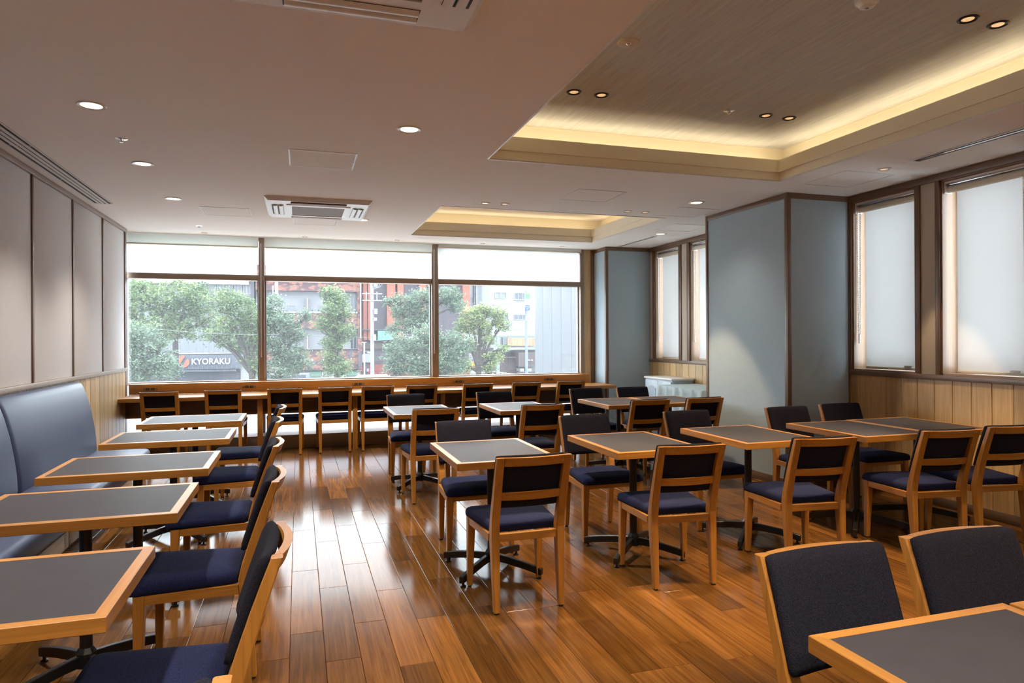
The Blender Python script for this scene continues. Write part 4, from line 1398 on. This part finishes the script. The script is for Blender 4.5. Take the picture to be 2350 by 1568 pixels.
# --- utility poles
t, p = post('utility_pole', 'concrete utility pole with crossarms in front of the red building', 'utility pole', 853, 44, 560, 0.11, E['concrete'])
for v, s in ((674.5, 0.62), (690, 0.62)):
    z = at(853, v, 44).z - GZ
    box('crossarm', (-s, -0.16, z - 0.03), (s, -0.10, z + 0.03), E['white'], t)
for s in (-0.36, 0.30):
    z0, z1 = at(853, 690, 44).z - GZ, at(853, 674.5, 44).z - GZ
    box('insulator', (s - 0.03, -0.17, z0), (s + 0.03, -0.11, z1 + 0.12), E['white'], t)
for v, dx, hh in ((655, 0.2, 0.2), (715, 0.22, 0.34), (733, 0.18, 0.2), (775, 0.12, 0.4)):
    z = at(853, v, 44).z - GZ
    box('equipment_box', (dx - 0.10, -0.22, z - hh / 2), (dx + 0.10, -0.06, z + hh / 2), E['white'], t)
t, p = post('service_pole', 'short white service pole left of the concrete utility pole', 'utility pole', 836, 45.5, 785, 0.05, E['white'])
box('cap_arm', (-0.16, -0.04, p.z - GZ - 0.05), (0.16, 0.04, p.z - GZ), E['white'], t)
m = MB(); m.lathe([(0.0, 0.0), (0.12, 0.02), (0.16, 0.10), (0.0, 0.14)], (0.30, 0, at(836, 812, 45.5).z - GZ), 12); m.tube([(0, 0, at(836, 806, 45.5).z - GZ), (0.30, 0, at(836, 806, 45.5).z - GZ)], 0.02, 6)
m.build('lamp_head', E['white'], t, 40)
t, p = post('utility_pole', 'concrete pole in front of the mosaic tile apartment block', 'utility pole', 634, 50, 560, 0.11, E['concrete'])
box('sleeve', (-0.28, -0.05, at(634, 676, 50).z - GZ), (-0.20, 0.05, at(634, 656, 50).z - GZ), E['white'], t)
wires = [((288, 747), (640, 768), 30, 'upper overhead wire crossing the left trees'), ((590, 766), (1000, 773), 40, 'overhead wire crossing the apartment block and utility pole'),
         ((860, 782), (1227, 752), 41.5, 'lower overhead wire rising toward the sign post'), ((1120, 700), (1215, 686), 39, 'upper overhead wire running to the sign post')]
for (p0, p1, Y, lab) in wires:
    a, b = at(*p0, Y), at(*p1, Y)
    pts = [a.lerp(b, i / 10) - Vector((0, 0, 0.12 * math.sin(math.pi * i / 10))) for i in range(11)]
    m = MB(); m.tube([q - a for q in pts], 0.012, 5)
    o = m.build('overhead_wire', E['wire'], None, 0, a)
    tag(o, lab, 'cable')
m = MB()
for k in range(3):
    a, b = at(857, 657 + k * 4, 43.8), at(884 - k * 6, 645 - k * 3, 43.8)
    m.tube([a, a.lerp(b, 0.5) - Vector((0, 0, 0.25)), b], 0.014, 5)
o = m.build('service_drop', E['white']); tag(o, 'white service cables fanning out from the utility pole', 'cable')

# --- shop sign, fence, van
t, p = post('shop_sign', 'yellow red and blue pole sign partly behind the yellowish tree', 'shop sign', 1097, 46, 823, 0.10, E['steel'])
rect('board', 1082, 824, 1112, 857, 45.9, 0.12, E['yellow'], t)
rect('stripe', 1082, 824, 1112, 829, 45.88, 0.05, E['blue'], t); rect('stripe', 1082, 840, 1112, 846.5, 45.88, 0.05, E['red'], t); rect('stripe', 1082, 848, 1112, 850.5, 45.88, 0.05, E['blue'], t); rect('stripe', 1082, 850.5, 1112, 857, 45.88, 0.05, E['white'], t)
a, b = at(1131, 853, 40), at(1190, 860, 36)
t = thing('street_fence', 'low white rail fence at the bottom of the right window bay', 'fence', (a.x, 40, GZ))
d = Vector((b.x - a.x, -4, 0))
for k in range(6):
    q = d * (k / 5)
    box('fence_post', (q.x - 0.03, q.y - 0.03, 0), (q.x + 0.03, q.y + 0.03, a.z - GZ), E['white'], t)
for z in (a.z - GZ, a.z - GZ - 0.5, a.z - GZ - 1.0):
    m = MB(); m.tube([(0, 0, z), (d.x, d.y, z)], 0.03, 6); m.build('fence_rail', E['white'], t)
p = at(858, 861, 52)
t = thing('delivery_van', 'white delivery van roof showing above the sill below the utility pole', 'van', (p.x, 52, GZ))
hh = p.z - GZ
prof = [(-1.5, 0.35), (-1.5, hh * 0.55), (-1.32, hh * 0.92), (-1.1, hh), (1.2, hh), (1.4, hh * 0.92), (1.55, hh * 0.55), (1.6, 0.35)]
m = MB(); m.loft([[(x, y, z) for x, z in prof] for y in (-0.85, 0.85)]); m.build('body', E['white'], t)
box('side_panel', (-0.35, -0.87, hh * 0.60), (0.55, -0.85, hh * 0.93), E['ochre'], t); box('side_window', (-1.2, -0.86, hh * 0.6), (-0.45, -0.85, hh * 0.88), E['glass'], t); box('side_window', (0.65, -0.86, hh * 0.6), (1.25, -0.85, hh * 0.88), E['glass'], t)
for x in (-0.95, 1.0):
    for y in (-0.80, 0.80):
        m = MB(); m.tube([(x, y - 0.08, 0.3), (x, y + 0.08, 0.3)], 0.3, 16); m.build('wheel', E['dark'], t, 40)

# --- trees
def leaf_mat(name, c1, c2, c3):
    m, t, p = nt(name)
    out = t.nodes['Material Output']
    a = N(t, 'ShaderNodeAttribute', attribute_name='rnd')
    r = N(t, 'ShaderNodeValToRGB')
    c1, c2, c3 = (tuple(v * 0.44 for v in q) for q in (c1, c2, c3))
    r.color_ramp.elements[0].color = (*c1, 1); r.color_ramp.elements[1].color = (*c3, 1)  # ramp runs from painted leaf shadow to painted highlight
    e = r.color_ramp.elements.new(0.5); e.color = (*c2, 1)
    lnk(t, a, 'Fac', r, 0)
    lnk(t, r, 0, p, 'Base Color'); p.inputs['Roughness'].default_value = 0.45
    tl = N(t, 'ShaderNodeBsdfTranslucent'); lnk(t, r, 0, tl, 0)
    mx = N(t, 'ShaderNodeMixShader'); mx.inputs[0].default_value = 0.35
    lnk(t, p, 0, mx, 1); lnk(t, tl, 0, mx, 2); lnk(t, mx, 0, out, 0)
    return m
LM = [leaf_mat('leaves_fresh', (0.06, 0.12, 0.04), (0.20, 0.31, 0.11), (0.48, 0.57, 0.25)), leaf_mat('leaves_blue_green', (0.05, 0.10, 0.055), (0.17, 0.27, 0.16), (0.42, 0.53, 0.38)),
      leaf_mat('leaves_yellowish', (0.07, 0.13, 0.04), (0.26, 0.35, 0.11), (0.60, 0.63, 0.25))]
def tree(label, Y, clumps, mat, n, size, trunk, limbs=True):
    """clumps: photo ellipses (u, v, ru, rv) turned into leaf clouds with depth"""
    tr = random.Random(int(Y * 100) + n)
    base = at(trunk, 800, Y)
    t = thing('street_tree', label, 'tree', (base.x, Y, GZ), 0, 'street trees outside the windows')
    C = []
    for u, v, ru, rv in clumps:
        p = at(u, v, Y)
        k = Y / F_PX * 1.05
        C.append((p - t.location + Vector((0, (tr.random() - 0.5) * ru * k * 0.9, 0)), ru * k, rv * k))
    w = np.array([a * b for _, a, b in C]); w = w / w.sum()
    vs, fs, rv_ = [], [], []
    for (c_, a, b), q in zip(C, w):
        # small tufts inside each clump
        for _ in range(max(3, int(n * q / 15))):
            while True:
                d = Vector((tr.uniform(-1, 1), tr.uniform(-1, 1), tr.uniform(-1, 1)))
                if 0.15 < d.length < 1: break
            d = d * (0.55 + 0.45 * tr.random()) if d.length < 0.6 else d
            tuft = c_ + Vector((d.x * a, d.y * a, d.z * b))
            painted_lum = min(1, max(0, 0.38 + 0.30 * d.z + tr.gauss(0, 0.20)))  # lighter tops and darker undersides of clumps, painted into the leaf colour
            tr_r = size * 2.0
            for _ in range(22):
                o_ = tuft + Vector((tr.gauss(0, tr_r * 0.6), tr.gauss(0, tr_r * 0.6), tr.gauss(0, tr_r * 0.42)))
                e1 = Vector((tr.gauss(0, 1), tr.gauss(0, 1), tr.gauss(-0.25, 0.55))).normalized()
                e2 = e1.cross(Vector((tr.gauss(0, 1), tr.gauss(0, 1), tr.gauss(0, 1)))).normalized()
                s = size * tr.uniform(0.42, 0.82)
                i = len(vs)
                vs += [o_ - e1 * s, o_ + e2 * s * 0.42, o_ + e1 * s, o_ - e2 * s * 0.42]
                fs.append((i, i + 1, i + 2, i + 3))
                rv_ += [min(1, max(0, painted_lum + tr.gauss(0, 0.10)))] * 4
    m = MB(); m.add(vs, fs)
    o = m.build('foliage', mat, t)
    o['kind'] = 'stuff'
    at2 = o.data.attributes.new('rnd', 'FLOAT', 'POINT'); at2.data.foreach_set('value', rv_)  # per leaf: painted light and shade plus random tone
    zc = min(c_.z - b * 0.3 for c_, a, b in C)
    zc = max(0.6, zc)
    m = MB()
    m.tube([(0, 0, 0), (0.05, 0, zc * 0.5), (0.0, 0, zc)], [0.17, 0.14, 0.12], 10)
    m.build('trunk', E['bark'], t, 60)
    if limbs:
        m = MB()
        for c_, a, b in C:
            mid = Vector((c_.x * 0.45, c_.y * 0.5, zc + (c_.z - zc) * 0.55))
            m.tube([(0, 0, zc * 0.97), mid, c_, c_ + Vector((c_.x * 0.12, 0, b * 0.5))], [0.09, 0.06, 0.035, 0.012], 7)
            for _ in range(4):
                e = c_ + Vector((tr.uniform(-a, a) * 0.8, tr.uniform(-a, a) * 0.6, tr.uniform(-0.5, 0.8) * b))
                m.tube([mid.lerp(c_, 0.5), mid.lerp(e, 0.65), e], [0.035, 0.022, 0.008], 6)
        m.build('branches', E['bark'], t, 60)
    return t
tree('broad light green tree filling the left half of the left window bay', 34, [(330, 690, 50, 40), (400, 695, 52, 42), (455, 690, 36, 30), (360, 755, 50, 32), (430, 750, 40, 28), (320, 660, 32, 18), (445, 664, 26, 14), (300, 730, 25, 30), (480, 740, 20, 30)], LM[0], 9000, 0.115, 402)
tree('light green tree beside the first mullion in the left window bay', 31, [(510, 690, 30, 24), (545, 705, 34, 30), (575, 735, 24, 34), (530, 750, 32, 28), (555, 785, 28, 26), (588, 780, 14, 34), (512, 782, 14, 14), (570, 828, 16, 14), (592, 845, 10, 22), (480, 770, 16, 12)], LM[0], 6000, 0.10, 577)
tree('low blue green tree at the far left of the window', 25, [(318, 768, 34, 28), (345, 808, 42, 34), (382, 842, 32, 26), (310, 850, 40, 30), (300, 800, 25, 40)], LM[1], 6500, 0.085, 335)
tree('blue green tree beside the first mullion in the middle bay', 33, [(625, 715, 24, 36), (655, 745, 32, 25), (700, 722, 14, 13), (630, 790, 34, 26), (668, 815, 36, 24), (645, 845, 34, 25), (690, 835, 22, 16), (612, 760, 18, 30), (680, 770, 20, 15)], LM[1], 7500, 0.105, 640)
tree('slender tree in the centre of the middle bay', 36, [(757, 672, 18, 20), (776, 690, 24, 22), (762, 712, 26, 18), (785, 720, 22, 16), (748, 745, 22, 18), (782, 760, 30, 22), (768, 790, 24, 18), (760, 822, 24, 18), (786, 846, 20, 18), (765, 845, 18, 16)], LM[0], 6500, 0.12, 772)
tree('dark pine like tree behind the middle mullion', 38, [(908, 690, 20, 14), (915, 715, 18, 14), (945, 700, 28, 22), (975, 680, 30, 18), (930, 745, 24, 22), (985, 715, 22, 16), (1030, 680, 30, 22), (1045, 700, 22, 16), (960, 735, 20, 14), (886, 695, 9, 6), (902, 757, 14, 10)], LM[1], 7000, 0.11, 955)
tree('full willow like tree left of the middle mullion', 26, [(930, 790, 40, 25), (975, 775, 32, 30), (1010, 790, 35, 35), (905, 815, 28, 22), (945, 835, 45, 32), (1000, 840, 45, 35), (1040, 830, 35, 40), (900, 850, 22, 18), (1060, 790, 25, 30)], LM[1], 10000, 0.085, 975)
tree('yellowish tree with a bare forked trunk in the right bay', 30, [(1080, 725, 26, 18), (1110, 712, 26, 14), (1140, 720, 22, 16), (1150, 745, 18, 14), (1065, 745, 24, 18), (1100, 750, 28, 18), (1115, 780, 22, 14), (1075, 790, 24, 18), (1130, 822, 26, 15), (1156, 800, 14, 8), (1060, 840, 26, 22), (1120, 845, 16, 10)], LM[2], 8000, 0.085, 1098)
